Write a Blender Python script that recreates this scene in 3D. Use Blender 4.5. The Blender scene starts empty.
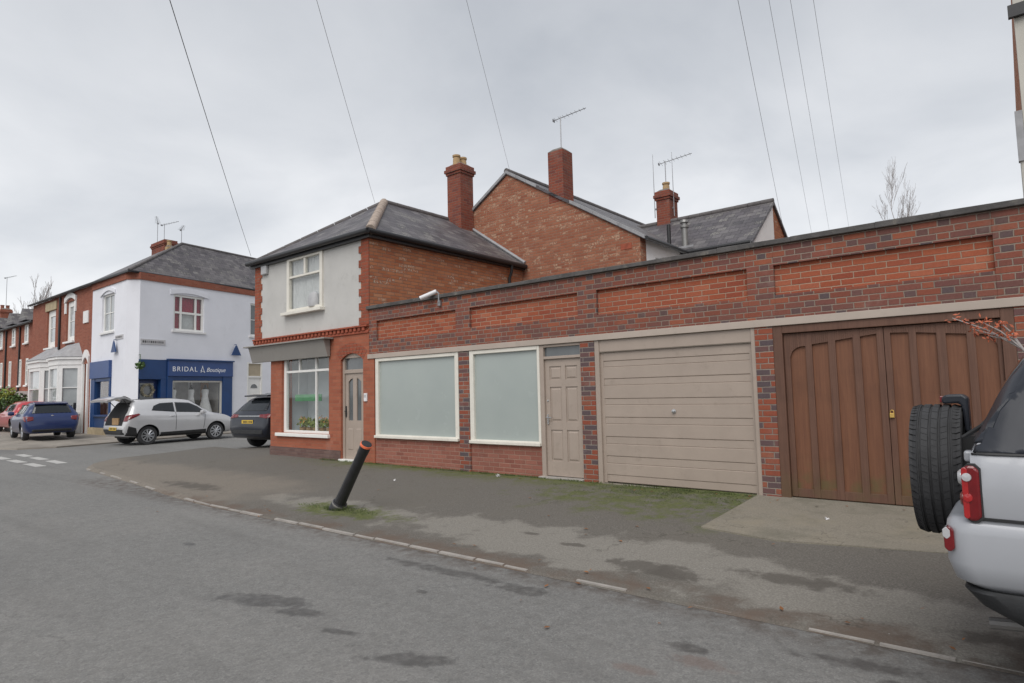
import bpy, bmesh, math, random
from mathutils import Vector, Matrix
from mathutils.bvhtree import BVHTree
random.seed(7)
R = math.radians
SC = bpy.context.scene
COL = SC.collection

# ------------------------------------------------------------------ materials
class NT:
    def __init__(s, name):
        s.m = bpy.data.materials.new(name); s.m.use_nodes = True
        s.t = s.m.node_tree; s.t.nodes.clear()
        s.out = s.n('ShaderNodeOutputMaterial'); s.b = s.n('ShaderNodeBsdfPrincipled')
        s.l(s.b.outputs[0], s.out.inputs[0])
    def n(s, k, **kw):
        a = s.t.nodes.new(k)
        for q, v in kw.items(): setattr(a, q, v)
        return a
    def l(s, a, b): s.t.links.new(a, b)
    def put(s, v, sock):
        if isinstance(v, (int, float)): sock.default_value = v
        elif isinstance(v, (tuple, list)): sock.default_value = v if len(v) == 4 or sock.type == 'VECTOR' else (*v, 1)
        else: s.l(v, sock)
    def math(s, op, a, b=0.0, c=0.0):
        m = s.n('ShaderNodeMath', operation=op)
        s.put(a, m.inputs[0]); s.put(b, m.inputs[1]); s.put(c, m.inputs[2])
        return m.outputs[0]
    def mix(s, f, a, b, mode='MIX'):
        m = s.n('ShaderNodeMix', data_type='RGBA', blend_type=mode)
        s.put(f, m.inputs[0]); s.put(a, m.inputs[6]); s.put(b, m.inputs[7])
        return m.outputs[2]
    def noise(s, vec, scale, detail=4, rough=.6, out=0, dist=0):
        m = s.n('ShaderNodeTexNoise'); m.inputs['Scale'].default_value = scale
        m.inputs['Detail'].default_value = detail; m.inputs['Roughness'].default_value = rough
        m.inputs['Distortion'].default_value = dist
        if vec is not None: s.l(vec, m.inputs['Vector'])
        return m.outputs[out]
    def ramp(s, f, stops, const=False):
        r = s.n('ShaderNodeValToRGB'); e = r.color_ramp.elements
        if const: r.color_ramp.interpolation = 'CONSTANT'
        while len(e) < len(stops): e.new(.5)
        for q, (p, c) in zip(e, stops):
            q.position = p; q.color = (*c, 1) if isinstance(c, (tuple, list)) else (c, c, c, 1)
        s.put(f, r.inputs[0]); return r.outputs[0]
    def smooth(s, v, a, b, lo=0., hi=1.):
        m = s.n('ShaderNodeMapRange', interpolation_type='SMOOTHSTEP')
        s.put(v, m.inputs[0]); m.inputs[1].default_value = a; m.inputs[2].default_value = b
        m.inputs[3].default_value = lo; m.inputs[4].default_value = hi
        return m.outputs[0]
    def pos(s): return s.n('ShaderNodeNewGeometry').outputs['Position']
    def obj(s): return s.n('ShaderNodeTexCoord').outputs['Object']
    def sep(s, v):
        m = s.n('ShaderNodeSeparateXYZ'); s.l(v, m.inputs[0]); return m.outputs
    def comb(s, x, y, z=0.):
        m = s.n('ShaderNodeCombineXYZ'); s.put(x, m.inputs[0]); s.put(y, m.inputs[1]); s.put(z, m.inputs[2]); return m.outputs[0]
    def bump(s, h, strength=.5, dist=.01):
        m = s.n('ShaderNodeBump'); m.inputs['Strength'].default_value = strength; m.inputs['Distance'].default_value = dist
        s.l(h, m.inputs['Height']); s.l(m.outputs[0], s.b.inputs['Normal'])
    def col(s, v): s.put(v, s.b.inputs['Base Color'])
    def set(s, **kw):
        for k, v in kw.items(): s.put(v, s.b.inputs[k.replace('_', ' ')])
        return s.m

def paint(name, c, rough=.5, var=.12, scale=6., metal=0., bump=0., bscale=40., coat=0., world=False, spec=.5, dirt=None):
    t = NT(name); v = t.pos() if world else t.obj()
    n = t.noise(v, scale, 5)
    lo = tuple(x * (1 - var) for x in c); hi = tuple(min(1, x * (1 + var)) for x in c)
    k = t.ramp(n, [(.3, lo), (.7, hi)])
    if dirt:
        k = t.mix(t.smooth(t.noise(v, scale * 2.3, 6, .7), .55, .75, 0, .7), k, dirt)
    t.col(k)
    t.set(Roughness=rough, Metallic=metal)
    t.b.inputs['Coat Weight'].default_value = coat
    t.b.inputs['Coat Roughness'].default_value = .06
    t.b.inputs['Specular IOR Level'].default_value = spec
    if bump: t.bump(t.noise(v, bscale, 4), bump, .01)
    return t.m

def brick(name, cols, hcols=None, mortar=(.34, .29, .24), bw=.235, bh=.075, joint=.011, axis='xy',
          spots=0., spotcol=(.5, .42, .33), grime=.35, grimecol=(.09, .07, .06), rough=.9, bumpd=.006, hfrac=.34, mvar=.4):
    t = NT(name); p = t.pos(); x, y, z = t.sep(p)
    u = {'xy': t.math('ADD', x, y), 'x': x, 'y': y}[axis]
    wob = t.noise(p, 9., 2); wob2 = t.noise(p, 14., 2)
    u = t.math('ADD', u, t.math('MULTIPLY', t.math('SUBTRACT', wob, .5), .012))
    zz = t.math('ADD', z, t.math('MULTIPLY', t.math('SUBTRACT', wob2, .5), .008))
    w = t.math('DIVIDE', zz, bh); row = t.math('FLOOR', w)
    par = t.math('FLOORED_MODULO', row, 2.)
    rowj = t.n('ShaderNodeTexWhiteNoise', noise_dimensions='1D'); t.l(row, rowj.inputs['W'])
    P = bw * 1.5 if hcols else bw
    tt = t.math('ADD', t.math('DIVIDE', u, P), t.math('ADD', t.math('MULTIPLY', par, .5), t.math('MULTIPLY', rowj.outputs[0], .12)))
    c = t.math('FLOOR', tt); f = t.math('SUBTRACT', tt, c)
    du = t.math('MINIMUM', f, t.math('SUBTRACT', 1., f))
    ident = c
    if hcols:
        isH = t.math('GREATER_THAN', f, .6667)
        du = t.math('MINIMUM', du, t.math('ABSOLUTE', t.math('SUBTRACT', f, .6667)))
        ident = t.math('ADD', t.math('MULTIPLY', c, 2.), isH)
    du = t.math('MULTIPLY', du, P)
    fz = t.math('SUBTRACT', w, row)
    dv = t.math('MULTIPLY', t.math('MINIMUM', fz, t.math('SUBTRACT', 1., fz)), bh)
    d = t.math('MINIMUM', du, dv)
    d = t.math('ADD', d, t.math('MULTIPLY', t.math('SUBTRACT', t.noise(p, 55., 3), .5), .006))
    mask = t.smooth(d, joint * .35, joint * .75)
    wn = t.n('ShaderNodeTexWhiteNoise', noise_dimensions='2D'); t.l(t.comb(ident, row), wn.inputs['Vector'])
    wn2 = t.n('ShaderNodeTexWhiteNoise', noise_dimensions='3D'); t.l(t.comb(ident, row, 3.7), wn2.inputs['Vector'])
    k = t.ramp(wn.outputs[0], cols)
    if hcols:
        k = t.mix(t.math('MULTIPLY', isH, t.math('LESS_THAN', wn2.outputs[0], .62)), k, t.ramp(wn.outputs[0], hcols))
    fine = t.noise(p, 38., 5, .7)
    k = t.mix(t.smooth(fine, .35, .75, 0., .38), k, t.mix(1., k, (.55, .5, .5), 'MULTIPLY'))
    if spots:
        sp = t.math('MULTIPLY', t.math('GREATER_THAN', wn2.outputs[0], 1 - spots), t.smooth(t.noise(p, 26., 3), .46, .60))
        big = t.smooth(t.noise(p, 3.5, 3), .30, .55, .25, 1.)
        k = t.mix(t.math('MULTIPLY', t.math('MULTIPLY', sp, big), .8), k, spotcol)
    mcol = t.mix(t.smooth(t.noise(p, 1.3, 4), .35, .7, 0, mvar), mortar, tuple(q * .45 for q in mortar))
    k = t.mix(mask, mcol, k)
    g = t.smooth(t.noise(p, .8, 6, .65), .45, .8, 0., grime)
    k = t.mix(g, k, grimecol)
    st = t.noise(t.comb(t.math('MULTIPLY', u, 5.), t.math('MULTIPLY', z, .35)), 1., 5, .6)
    k = t.mix(t.smooth(st, .52, .78, 0., grime * .9), k, grimecol)
    k = t.mix(t.smooth(t.noise(p, 2.2, 5, .7), .55, .78, 0., .16), k, (.45, .40, .36))
    t.col(k); t.set(Roughness=rough)
    t.b.inputs['Specular IOR Level'].default_value = .25
    t.bump(t.math('ADD', mask, t.math('MULTIPLY', fine, .35)), .8, bumpd)
    return t.m

RED_ = [(0, (.23, .062, .032)), (.3, (.33, .095, .045)), (.55, (.27, .075, .045)), (.8, (.36, .125, .055)), (1, (.18, .055, .05))]
ORG = [(0, (.30, .082, .042)), (.4, (.36, .105, .055)), (.7, (.27, .070, .040)), (1, (.40, .135, .075))]
MIXD = [(0, (.20, .068, .048)), (.25, (.27, .085, .052)), (.5, (.16, .072, .064)), (.62, (.32, .10, .055)), (.82, (.155, .075, .066)), (1, (.26, .085, .058))]
HDR = [(0, (.12, .075, .072)), (.3, (.165, .075, .062)), (.55, (.105, .082, .086)), (.75, (.25, .085, .055)), (1, (.18, .072, .058))]
M = {}
M['brick_dark'] = brick('dark mixed brick', MIXD, HDR, spots=0, grime=.3, mortar=(.27, .215, .175))
M['brick_panel'] = brick('orange red brick', ORG, grime=.12, mortar=(.38, .26, .19))
M['brick_pillar'] = brick('pillar brick', [(0, (.28, .085, .05)), (.45, (.27, .075, .045)), (.56, (.10, .08, .088)), (.82, (.15, .08, .075)), (.86, (.26, .09, .056)), (1, (.29, .105, .065))], bw=.235, grime=.25, mortar=(.28, .235, .20))
M['brick_riser'] = brick('pinkish brick', [(0, (.27, .105, .078)), (.5, (.33, .135, .10)), (1, (.24, .09, .068))], grime=.2, mortar=(.33, .2, .15), bumpd=.003)
M['brick_shop'] = brick('smooth red brick', [(0, (.34, .108, .062)), (.5, (.38, .13, .076)), (1, (.30, .092, .055))], grime=.14, mortar=(.30, .14, .09), joint=.008, bumpd=.002)
M['brick_quoin'] = brick('quoin brick', [(0, (.34, .09, .05)), (1, (.27, .075, .045))], grime=.2, mortar=(.25, .14, .1))
M['brick_side'] = brick('weathered side brick', [(0, (.40, .14, .065)), (.4, (.47, .185, .09)), (.7, (.36, .12, .06)), (1, (.50, .23, .125))], spots=.16, grime=.2, mortar=(.27, .16, .11))
M['brick_gable'] = brick('weathered gable brick', [(0, (.31, .115, .068)), (.4, (.35, .14, .082)), (.7, (.28, .10, .06)), (1, (.38, .17, .105))], spots=.26, spotcol=(.48, .34, .24), grime=.4, grimecol=(.19, .085, .055), mortar=(.3, .2, .14))
M['brick_stack'] = brick('chimney brick', [(0, (.22, .06, .04)), (.5, (.27, .08, .05)), (1, (.17, .055, .045))], grime=.5, mortar=(.22, .14, .11))
M['brick_far'] = brick('terrace brick', [(0, (.28, .092, .060)), (.5, (.33, .12, .078)), (1, (.25, .082, .055))], grime=.25, mortar=(.28, .16, .115), joint=.008)
M['brick_plinth'] = brick('grey plinth brick', [(0, (.14, .085, .075)), (1, (.18, .115, .10))], grime=.5, mortar=(.16, .11, .1))
SL = [(0, (.070, .066, .072)), (.25, (.115, .105, .115)), (.5, (.085, .078, .085)), (.75, (.16, .15, .155)), (1, (.10, .092, .10))]
def slate(n, axis, **k): return brick(n, SL, bw=.26, bh=.13, joint=.007, axis=axis, mortar=(.035, .035, .038), grime=.6, grimecol=(.21, .20, .19), spots=.12, spotcol=(.26, .25, .22), rough=.5, bumpd=.008, **k)
M['slate_x'] = slate('roof slate', 'x'); M['slate_y'] = slate('roof slate on side slope', 'y')
M['render'] = paint('pebble render', (.52, .51, .49), .95, .07, 1.2, bump=.9, bscale=90, world=True, dirt=(.40, .39, .37))
M['white_wall'] = paint('white painted wall', (.74, .745, .79), .8, .05, .7, bump=.25, bscale=14, world=True, dirt=(.66, .66, .70))
M['white_render'] = paint('white render', (.86, .85, .84), .85, .06, 1.1, world=True, dirt=(.58, .56, .54))
M['cream_wall'] = paint('cream render', (.52, .50, .45), .9, .08, .8, world=True, dirt=(.36, .34, .30))
M['white'] = paint('white gloss paint', (.78, .77, .74), .4, .04, 3)
M['cream'] = paint('off white frame paint', (.70, .67, .60), .45, .06, 3, dirt=(.56, .52, .45))
M['taupe'] = paint('taupe paint', (.36, .295, .248), .42, .06, 2.5, dirt=(.29, .235, .195))
M['taupe_dark'] = paint('shadow gap taupe', (.16, .135, .11), .6)
M['taupe_band'] = paint('taupe band paint', (.41, .345, .295), .6, .08, 1.2, dirt=(.29, .25, .21))
M['grey_fascia'] = paint('grey fascia paint', (.27, .255, .235), .5, .06, 1.5, dirt=(.22, .2, .18))
M['coping'] = paint('weathered coping felt', (.085, .08, .078), .85, .35, 3, bump=.6, bscale=30, world=True, dirt=(.22, .20, .17))
M['black'] = paint('black gutter paint', (.02, .02, .022), .4, .1)
M['black_iron'] = paint('black cast iron paint', (.022, .022, .025), .45, .2, 12, bump=.2, bscale=60, dirt=(.05, .048, .045))
M['lead'] = paint('lead flashing', (.30, .30, .31), .6, .2, 4)
M['ridge_tile'] = paint('pale ridge tile', (.36, .29, .24), .85, .18, 6, bump=.5, dirt=(.22, .19, .17))
M['ridge_dark'] = paint('dark ridge tile', (.12, .11, .11), .85, .2, 6, bump=.5)
M['pot'] = paint('buff chimney pot', (.40, .27, .14), .8, .15, 8, dirt=(.2, .13, .08))
M['cap'] = paint('mortar cap', (.17, .155, .14), .9, .2, 9, bump=.5)
M['metal'] = paint('aerial metal', (.30, .30, .31), .4, .1, metal=.7)
M['flue'] = paint('flue metal', (.28, .275, .265), .4, .1, metal=.5)
M['plastic_white'] = paint('white plastic', (.72, .71, .72), .35, .04)
M['brass'] = paint('brass', (.75, .5, .15), .3, .1, metal=.8)
M['chrome'] = paint('satin chrome', (.55, .55, .55), .25, .05, metal=.9)
M['blue'] = paint('royal blue shop paint', (.008, .045, .155), .4, .12, 2)
M['blue_sign'] = paint('blue fascia sign', (.03, .07, .21), .4, .08, 2)
M['blue_dark'] = paint('dark blue paint', (.012, .032, .12), .45, .12, 2)
M['letter'] = paint('white lettering', (.82, .83, .85), .5, .02)
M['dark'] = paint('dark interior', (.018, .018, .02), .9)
M['wall_in'] = paint('interior wall', (.42, .40, .38), .9)
M['wall_in_blue'] = paint('pale interior wall', (.52, .56, .58), .9, .15, 1.5)
M['curtain'] = paint('white net curtain', (.55, .55, .54), .9, .08, 9)
M['curtain_red'] = paint('dark red curtain', (.35, .02, .05), .8, .2, 9)
M['curtain_tan'] = paint('tan blind', (.40, .34, .25), .9, .08, 4)
M['stone_sill'] = paint('painted stone sill', (.74, .73, .72), .7, .06)
M['stone'] = paint('buff stone', (.42, .34, .22), .9, .15, 3, dirt=(.28, .22, .15))
M['tile_red'] = paint('red clay tile', (.30, .075, .04), .85, .25, 9, bump=.4)
M['kerb'] = paint('worn kerb stone', (.33, .305, .28), .9, .2, 4, bump=.5, world=True, dirt=(.2, .18, .16))
M['line'] = paint('worn white road paint', (.44, .43, .41), .8, .12, 3, world=True, dirt=(.18, .175, .17))
M['orange_band'] = paint('faded orange reflective band', (.75, .16, .07), .5, .15, 9)
M['rust'] = paint('dull steel strap', (.25, .24, .23), .5, .2, metal=.5)
M['leaf_g'] = paint('green leaves', (.07, .13, .035), .6, .45, 3)
M['leaf_y'] = paint('yellow green leaves', (.22, .27, .05), .6, .4, 5)
M['leaf_r'] = paint('orange red leaves', (.40, .10, .045), .6, .4, 6)
M['leaf_b'] = paint('brown fallen leaves', (.22, .09, .03), .8, .5, 2, world=True)
M['grass'] = paint('moss and grass', (.075, .10, .03), .9, .5, 3, world=True)
M['bark'] = paint('grey bark', (.16, .14, .125), .9, .25, 5)
M['twig'] = paint('pale bare twigs', (.34, .31, .30), .9, .2, 5)
M['pole'] = paint('tarred timber', (.07, .05, .04), .9, .2, 5)
M['cable'] = paint('black cable', (.05, .05, .055), .6)
M['cable_grey'] = paint('grey cable', (.33, .34, .36), .6)
M['tyre'] = paint('tyre rubber', (.036, .036, .038), .8, .25, 10, bump=.2, bscale=70)
M['rim'] = paint('alloy rim', (.55, .56, .58), .3, .05, metal=.8)
M['car_silver'] = paint('silver car paint', (.57, .57, .58), .3, .03, 2, metal=.25, coat=.8)
M['car_blue'] = paint('blue car paint', (.009, .024, .10), .35, .05, 2, metal=0., coat=.5)
M['car_black'] = paint('dark blue black car paint', (.007, .010, .019), .35, .05, 2, metal=0., coat=.45)
M['car_red'] = paint('red car paint', (.42, .012, .02), .3, .05, 2, coat=.9)
M['suv_silver'] = paint('pale silver car paint', (.36, .37, .395), .38, .03, 2, metal=.05, coat=.35)
M['trim_black'] = paint('black plastic trim', (.02, .02, .021), .55, .15, 8)
M['trim_grey'] = paint('grey plastic cladding', (.026, .027, .029), .75, .2, 8, bump=.25, bscale=120)
M['lamp_red'] = paint('red lamp lens', (.15, .006, .009), .15, .2, 20, coat=.6)
M['lamp_bright'] = paint('bright red lamp lens', (.36, .012, .014), .15, .2, 30, coat=1)
M['lamp_clear'] = paint('clear lamp lens', (.45, .45, .46), .12, .05, 20, coat=1)
M['plate_y'] = paint('yellow number plate', (.72, .48, .05), .4, .04)
M['card'] = paint('cardboard', (.36, .23, .12), .9, .1)
M['dress'] = paint('white dress fabric', (.80, .78, .76), .9, .06, 12)
M['hair'] = paint('black bust form', (.02, .018, .018), .6)
M['gold'] = paint('amber curtain', (.30, .11, .02), .8, .2, 6)
M['wreath'] = paint('dried pale flowers', (.42, .38, .28), .8, .5, 25)
M['green_reflection'] = paint('green reflection colour', (.09, .30, .13), .6, .15, 6)  # green of a reflection in the shop glass, given as surface colour
M['flower'] = paint('orange flowers', (.6, .28, .06), .7, .3, 20)
M['plate_white'] = paint('white street nameplate', (.50, .49, .50), .6, .1, 20, dirt=(.3, .28, .28))
M['plate_black'] = paint('black letters', (.04, .035, .035), .6)
M['steel_box'] = paint('grey alarm box', (.42, .42, .43), .5)

def wood(name, c1, c2, green=0.):
    t = NT(name); p = t.pos(); x, y, z = t.sep(p)
    v = t.comb(t.math('MULTIPLY', x, 42.), t.math('MULTIPLY', y, 42.), t.math('MULTIPLY', z, 1.6))
    n = t.noise(v, 1., 5, .65)
    k = t.ramp(n, [(.3, c1), (.7, c2)])
    k = t.mix(t.smooth(t.noise(p, 1.5, 4), .45, .75, 0, .4), k, tuple(q * .55 for q in c1))
    if green:
        g = t.math('MULTIPLY', t.smooth(z, .75, .3), t.smooth(t.noise(p, 5., 4), .38, .65, 0, green))
        k = t.mix(g, k, (.10, .085, .03))
    t.col(k); t.set(Roughness=.62); t.bump(n, .35, .004)
    return t.m
M['wood_frame'] = wood('dark stained timber', (.100, .046, .029), (.150, .074, .048), .3)
M['wood_board'] = wood('orange brown stained boards', (.135, .053, .027), (.195, .082, .041), .8)

def frosted():
    t = NT('frosted glass'); p = t.pos(); x, y, z = t.sep(p)
    n = t.noise(p, 1.1, 3)
    t.col(t.ramp(n, [(.3, (.325, .365, .35)), (.7, (.355, .395, .375))]))
    t.set(Roughness=.35); t.b.inputs['Coat Weight'].default_value = .55; t.put(t.smooth(t.noise(p, 3., 5, .7), .35, .7, .05, .3), t.b.inputs['Coat Roughness'])
    return t.m
M['frosted'] = frosted()
def glass(name, tint=(.96, .97, .97), refl=.04):
    t = NT(name); t.t.nodes.remove(t.b)
    tr = t.n('ShaderNodeBsdfTransparent'); tr.inputs[0].default_value = (*tint, 1)
    gl = t.n('ShaderNodeBsdfGlossy'); gl.inputs['Roughness'].default_value = .03
    lw = t.n('ShaderNodeLayerWeight'); lw.inputs[0].default_value = .5
    f = t.math('ADD', t.math('MULTIPLY', t.math('POWER', lw.outputs['Facing'], 4.), .8), refl)
    mx = t.n('ShaderNodeMixShader'); t.l(f, mx.inputs[0]); t.l(tr.outputs[0], mx.inputs[1]); t.l(gl.outputs[0], mx.inputs[2])
    t.l(mx.outputs[0], t.out.inputs[0]); return t.m
M['glass'] = glass('window glass')
M['glass_dark'] = paint('tinted car glass', (.014, .017, .02), .08, .1, coat=.2, spec=.5)
M['glass_tint'] = paint('dark privacy glass', (.026, .029, .037), .35, .1, coat=.03, spec=.3)
M['glass_sash'] = paint('sash glass over net curtain', (.30, .32, .33), .12, .25, .9, world=True, coat=.8)
M['glass_house'] = paint('dark window glass', (.10, .11, .115), .08, .3, .8, world=True, coat=.7)

# ------------------------------------------------------------------ ground materials
def blob(t, x, y, nz, cx, cy, rx, ry, soft=.35, ang=0):
    dx = t.math('SUBTRACT', x, cx); dy = t.math('SUBTRACT', y, cy)
    if ang:
        c, s_ = math.cos(ang), math.sin(ang)
        dx, dy = t.math('ADD', t.math('MULTIPLY', dx, c), t.math('MULTIPLY', dy, s_)), t.math('SUBTRACT', t.math('MULTIPLY', dy, c), t.math('MULTIPLY', dx, s_))
    a = t.math('DIVIDE', dx, rx); b = t.math('DIVIDE', dy, ry)
    d = t.math('SQRT', t.math('ADD', t.math('MULTIPLY', a, a), t.math('MULTIPLY', b, b)))
    d = t.math('ADD', d, t.math('MULTIPLY', t.math('SUBTRACT', nz, .5), 3.2))
    return t.smooth(d, 1 + soft, 1 - soft)

def asphalt_road():
    t = NT('worn asphalt'); p = t.pos(); x, y, z = t.sep(p)
    fine = t.noise(p, 75., 4, .75); mid = t.noise(p, 9., 5, .65); big = t.noise(p, .35, 5, .6)
    streak = t.noise(t.comb(t.math('MULTIPLY', x, .16), t.math('MULTIPLY', y, 1.5)), 1., 5, .6)
    k = t.ramp(fine, [(.25, (.09, .089, .086)), (.5, (.182, .180, .173)), (.8, (.31, .306, .295))])
    k = t.mix(t.smooth(mid, .35, .7, 0, .45), k, (.125, .121, .115))
    k = t.mix(t.smooth(big, .4, .68, 0, .40), k, (.225, .217, .205))
    k = t.mix(t.smooth(streak, .48, .7, 0, .4), k, (.125, .121, .116))
    st2 = t.n('ShaderNodeTexVoronoi'); st2.inputs['Scale'].default_value = 42; t.l(p, st2.inputs['Vector'])
    k = t.mix(t.smooth(t.sep(st2.outputs['Color'])[1], .2, .95, 0, .2), k, t.mix(1., k, (1.75, 1.72, 1.68), 'MULTIPLY'))
    k = t.mix(t.smooth(t.sep(st2.outputs['Color'])[2], .75, .9, 0, .2), k, t.mix(1., k, (.5, .5, .5), 'MULTIPLY'))
    crk = t.n('ShaderNodeTexVoronoi', feature='DISTANCE_TO_EDGE'); crk.inputs['Scale'].default_value = .33
    cvv = t.n('ShaderNodeVectorMath', operation='ADD'); t.l(p, cvv.inputs[0]); t.l(t.noise(p, 1.3, 6, .65, 1), cvv.inputs[1]); t.l(cvv.outputs[0], crk.inputs['Vector'])
    k = t.mix(t.math('MULTIPLY', t.smooth(crk.outputs['Distance'], .005, .0012, 0, .35), t.smooth(big, .52, .62)), k, (.06, .058, .055))
    # pale chips
    v = t.n('ShaderNodeTexVoronoi'); v.inputs['Scale'].default_value = 14; t.l(p, v.inputs['Vector'])
    k = t.mix(t.math('MULTIPLY', t.smooth(v.outputs['Distance'], .07, .03), t.math('GREATER_THAN', t.sep(v.outputs['Color'])[0], .86)), k, (.42, .41, .39))
    nz = t.noise(p, 5.5, 6, .7); nz2 = t.noise(p, 9., 5, .65)
    wet = None
    for (cx, cy, rx, ry, an) in [(-4.75, 2.68, .42, .10, .35), (-4.3, 2.7, .22, .06, .4), (-3.02, 2.62, .22, .07, .5), (-3.75, 2.63, .12, .04, .3), (-3.25, 4.05, .28, .07, .1), (-4.1, 4.08, .75, .06, .03),
                                 (-3.9, 3.55, .06, .03, 0), (-.85, 4.1, .3, .06, .1), (-.45, 3.95, .22, .06, .1), (-.1, 4.05, .4, .09, .1), (-7.3, 3.2, .1, .04, 0), (-1.75, 3.75, .16, .05, 0)]:
        b = blob(t, x, y, nz, cx, cy, rx * 1.05, ry * 1.25, .3, an)
        wet = b if wet is None else t.math('MAXIMUM', wet, b)
    k = t.mix(t.math('MULTIPLY', wet, t.smooth(nz2, .3, .6, .35, .75)), k, (.062, .06, .058))
    # rusty leaf mush patches
    r = t.math('MAXIMUM', blob(t, x, y, nz2, -1.6, 3.6, .16, .07, .4), blob(t, x, y, nz2, -1.85, 3.3, .12, .05, .4))
    k = t.mix(t.math('MULTIPLY', r, .4), k, (.16, .10, .08))
    # gutter grime along the kerb
    g = t.math('MULTIPLY', t.smooth(y, 4.1, 4.45), t.smooth(t.math('ADD', nz, t.math('MULTIPLY', mid, .4)), .55, .85, 0, .7))
    g = t.math('MULTIPLY', g, t.smooth(x, -16., -14.))
    k = t.mix(g, k, (.075, .055, .043))
    t.col(k)
    t.put(t.math('SUBTRACT', .88, t.math('MULTIPLY', wet, .35)), t.b.inputs['Roughness'])
    t.b.inputs['Specular IOR Level'].default_value = .35
    t.bump(t.math('ADD', fine, t.math('MULTIPLY', mid, .5)), .6, .006)
    return t.m

def asphalt_path():
    t = NT('patched pavement asphalt'); p = t.pos(); x, y, z = t.sep(p)
    fine = t.noise(p, 65., 4, .75); mid = t.noise(p, 7., 5, .65); big = t.noise(p, .6, 5, .62); nz = t.noise(p, 1.7, 6, .62); nz2 = t.noise(p, 5., 5, .65)
    k = t.ramp(fine, [(.25, (.072, .066, .058)), (.5, (.132, .122, .108)), (.8, (.24, .225, .20))])
    k = t.mix(t.smooth(big, .4, .7, 0, .4), k, (.145, .132, .11))
    # paler worn concrete patches next to the kerb
    lite = t.math('MAXIMUM', blob(t, x, y, nz, -3.6, 5.25, 2.4, .52, .22, -.03), blob(t, x, y, nz, -.6, 5.0, 1.7, .42, .3))
    lite = t.math('MAXIMUM', lite, blob(t, x, y, nz, -7.6, 5.3, 1.3, .28, .4))
    kl = t.ramp(fine, [(.25, (.15, .14, .122)), (.55, (.255, .24, .212)), (.8, (.38, .36, .325))])
    k = t.mix(t.math('MULTIPLY', lite, .8), k, kl)
    lb = t.math('MULTIPLY', t.smooth(t.math('ADD', x, t.math('MULTIPLY', nz, 2.4)), -7.4, -9.2), t.smooth(t.math('ADD', y, t.math('MULTIPLY', nz, 1.3)), 7.3, 6.5))
    k = t.mix(t.math('MULTIPLY', lb, .65), k, t.ramp(fine, [(.25, (.13, .11, .09)), (.55, (.235, .205, .17)), (.8, (.34, .30, .255))]))
    # dark tarred patches
    dk = t.math('MAXIMUM', blob(t, x, y, nz2, -2.55, 5.0, .42, .16, .3), blob(t, x, y, nz2, -3.6, 5.3, .14, .05, .3))
    dk = t.math('MAXIMUM', dk, blob(t, x, y, nz2, -1.5, 5.3, .4, .12, .4))
    dk = t.math('MAXIMUM', dk, blob(t, x, y, nz2, -11.6, 5.15, .9, .18, .5))
    dk = t.math('MAXIMUM', dk, blob(t, x, y, nz2, -4.3, 5.45, .12, .05, .4))
    dk = t.math('MAXIMUM', dk, blob(t, x, y, nz2, -.1, 4.85, .4, .12, .4))
    k = t.mix(t.math('MULTIPLY', dk, .75), k, (.085, .076, .066))
    # brown silt along the kerb
    ky = t.math('ADD', y, t.math('MULTIPLY', nz2, .5))
    sl = t.math('MULTIPLY', t.smooth(ky, 5.08, 4.78), t.smooth(nz, .40, .60, 0, .85))
    k = t.mix(t.math('MULTIPLY', sl, t.smooth(x, -17., -12.)), k, (.125, .092, .072))
    # moss
    ms = t.smooth(t.math('ADD', y, t.math('MULTIPLY', t.math('SUBTRACT', nz, .5), 1.6)), 7.45, 8.25)
    ms = t.math('MULTIPLY', ms, t.smooth(nz2, .30, .58, .15, 1.))
    wx = t.math('MAXIMUM', t.math('MULTIPLY', t.smooth(x, -6.2, -4.4), t.smooth(x, -2.3, -2.9)), t.smooth(x, -13.8, -10., 0, .8))
    g2 = t.math('MULTIPLY', t.math('MULTIPLY', blob(t, x, y, nz, -3.7, 7.55, 1.7, .85, .5), t.smooth(nz2, .35, .6)), .9)
    g3 = blob(t, x, y, nz2, -7.2, 5.15, .85, .26, .4)
    mb = t.math('MULTIPLY', t.smooth(t.math('ADD', y, t.math('MULTIPLY', t.math('SUBTRACT', nz2, .5), .9)), 7.8, 8.15), t.math('MULTIPLY', t.smooth(x, -13.5, -10.5), t.smooth(x, -2.5, -2.9)))
    ms = t.math('MAXIMUM', ms if False else t.math('MULTIPLY', mb, t.smooth(nz, .3, .5, .45, 1.)), t.math('MAXIMUM', t.math('MAXIMUM', t.math('MULTIPLY', ms, wx), g2), g3))
    k = t.mix(t.math('MULTIPLY', ms, .85), k, t.ramp(t.noise(p, 30., 4, .7), [(.3, (.055, .068, .016)), (.6, (.11, .13, .03)), (.8, (.18, .20, .055))]))
    v = t.n('ShaderNodeTexVoronoi'); v.inputs['Scale'].default_value = 9; t.l(p, v.inputs['Vector'])
    k = t.mix(t.math('MULTIPLY', t.smooth(v.outputs['Distance'], .06, .03), t.math('GREATER_THAN', t.sep(v.outputs['Color'])[0], .93)), k, (.42, .41, .39))
    # cracks
    cr = t.n('ShaderNodeTexVoronoi', feature='DISTANCE_TO_EDGE'); cr.inputs['Scale'].default_value = .55
    cv = t.n('ShaderNodeVectorMath', operation='ADD'); t.l(p, cv.inputs[0]); t.l(t.noise(p, 2.5, 4, .6, 1), cv.inputs[1]); t.l(cv.outputs[0], cr.inputs['Vector'])
    k = t.mix(t.math('MULTIPLY', t.smooth(cr.outputs['Distance'], .010, .002, 0, .5), t.smooth(big, .45, .6)), k, (.06, .054, .045))
    t.col(k); t.set(Roughness=.9); t.b.inputs['Specular IOR Level'].default_value = .3
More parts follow.
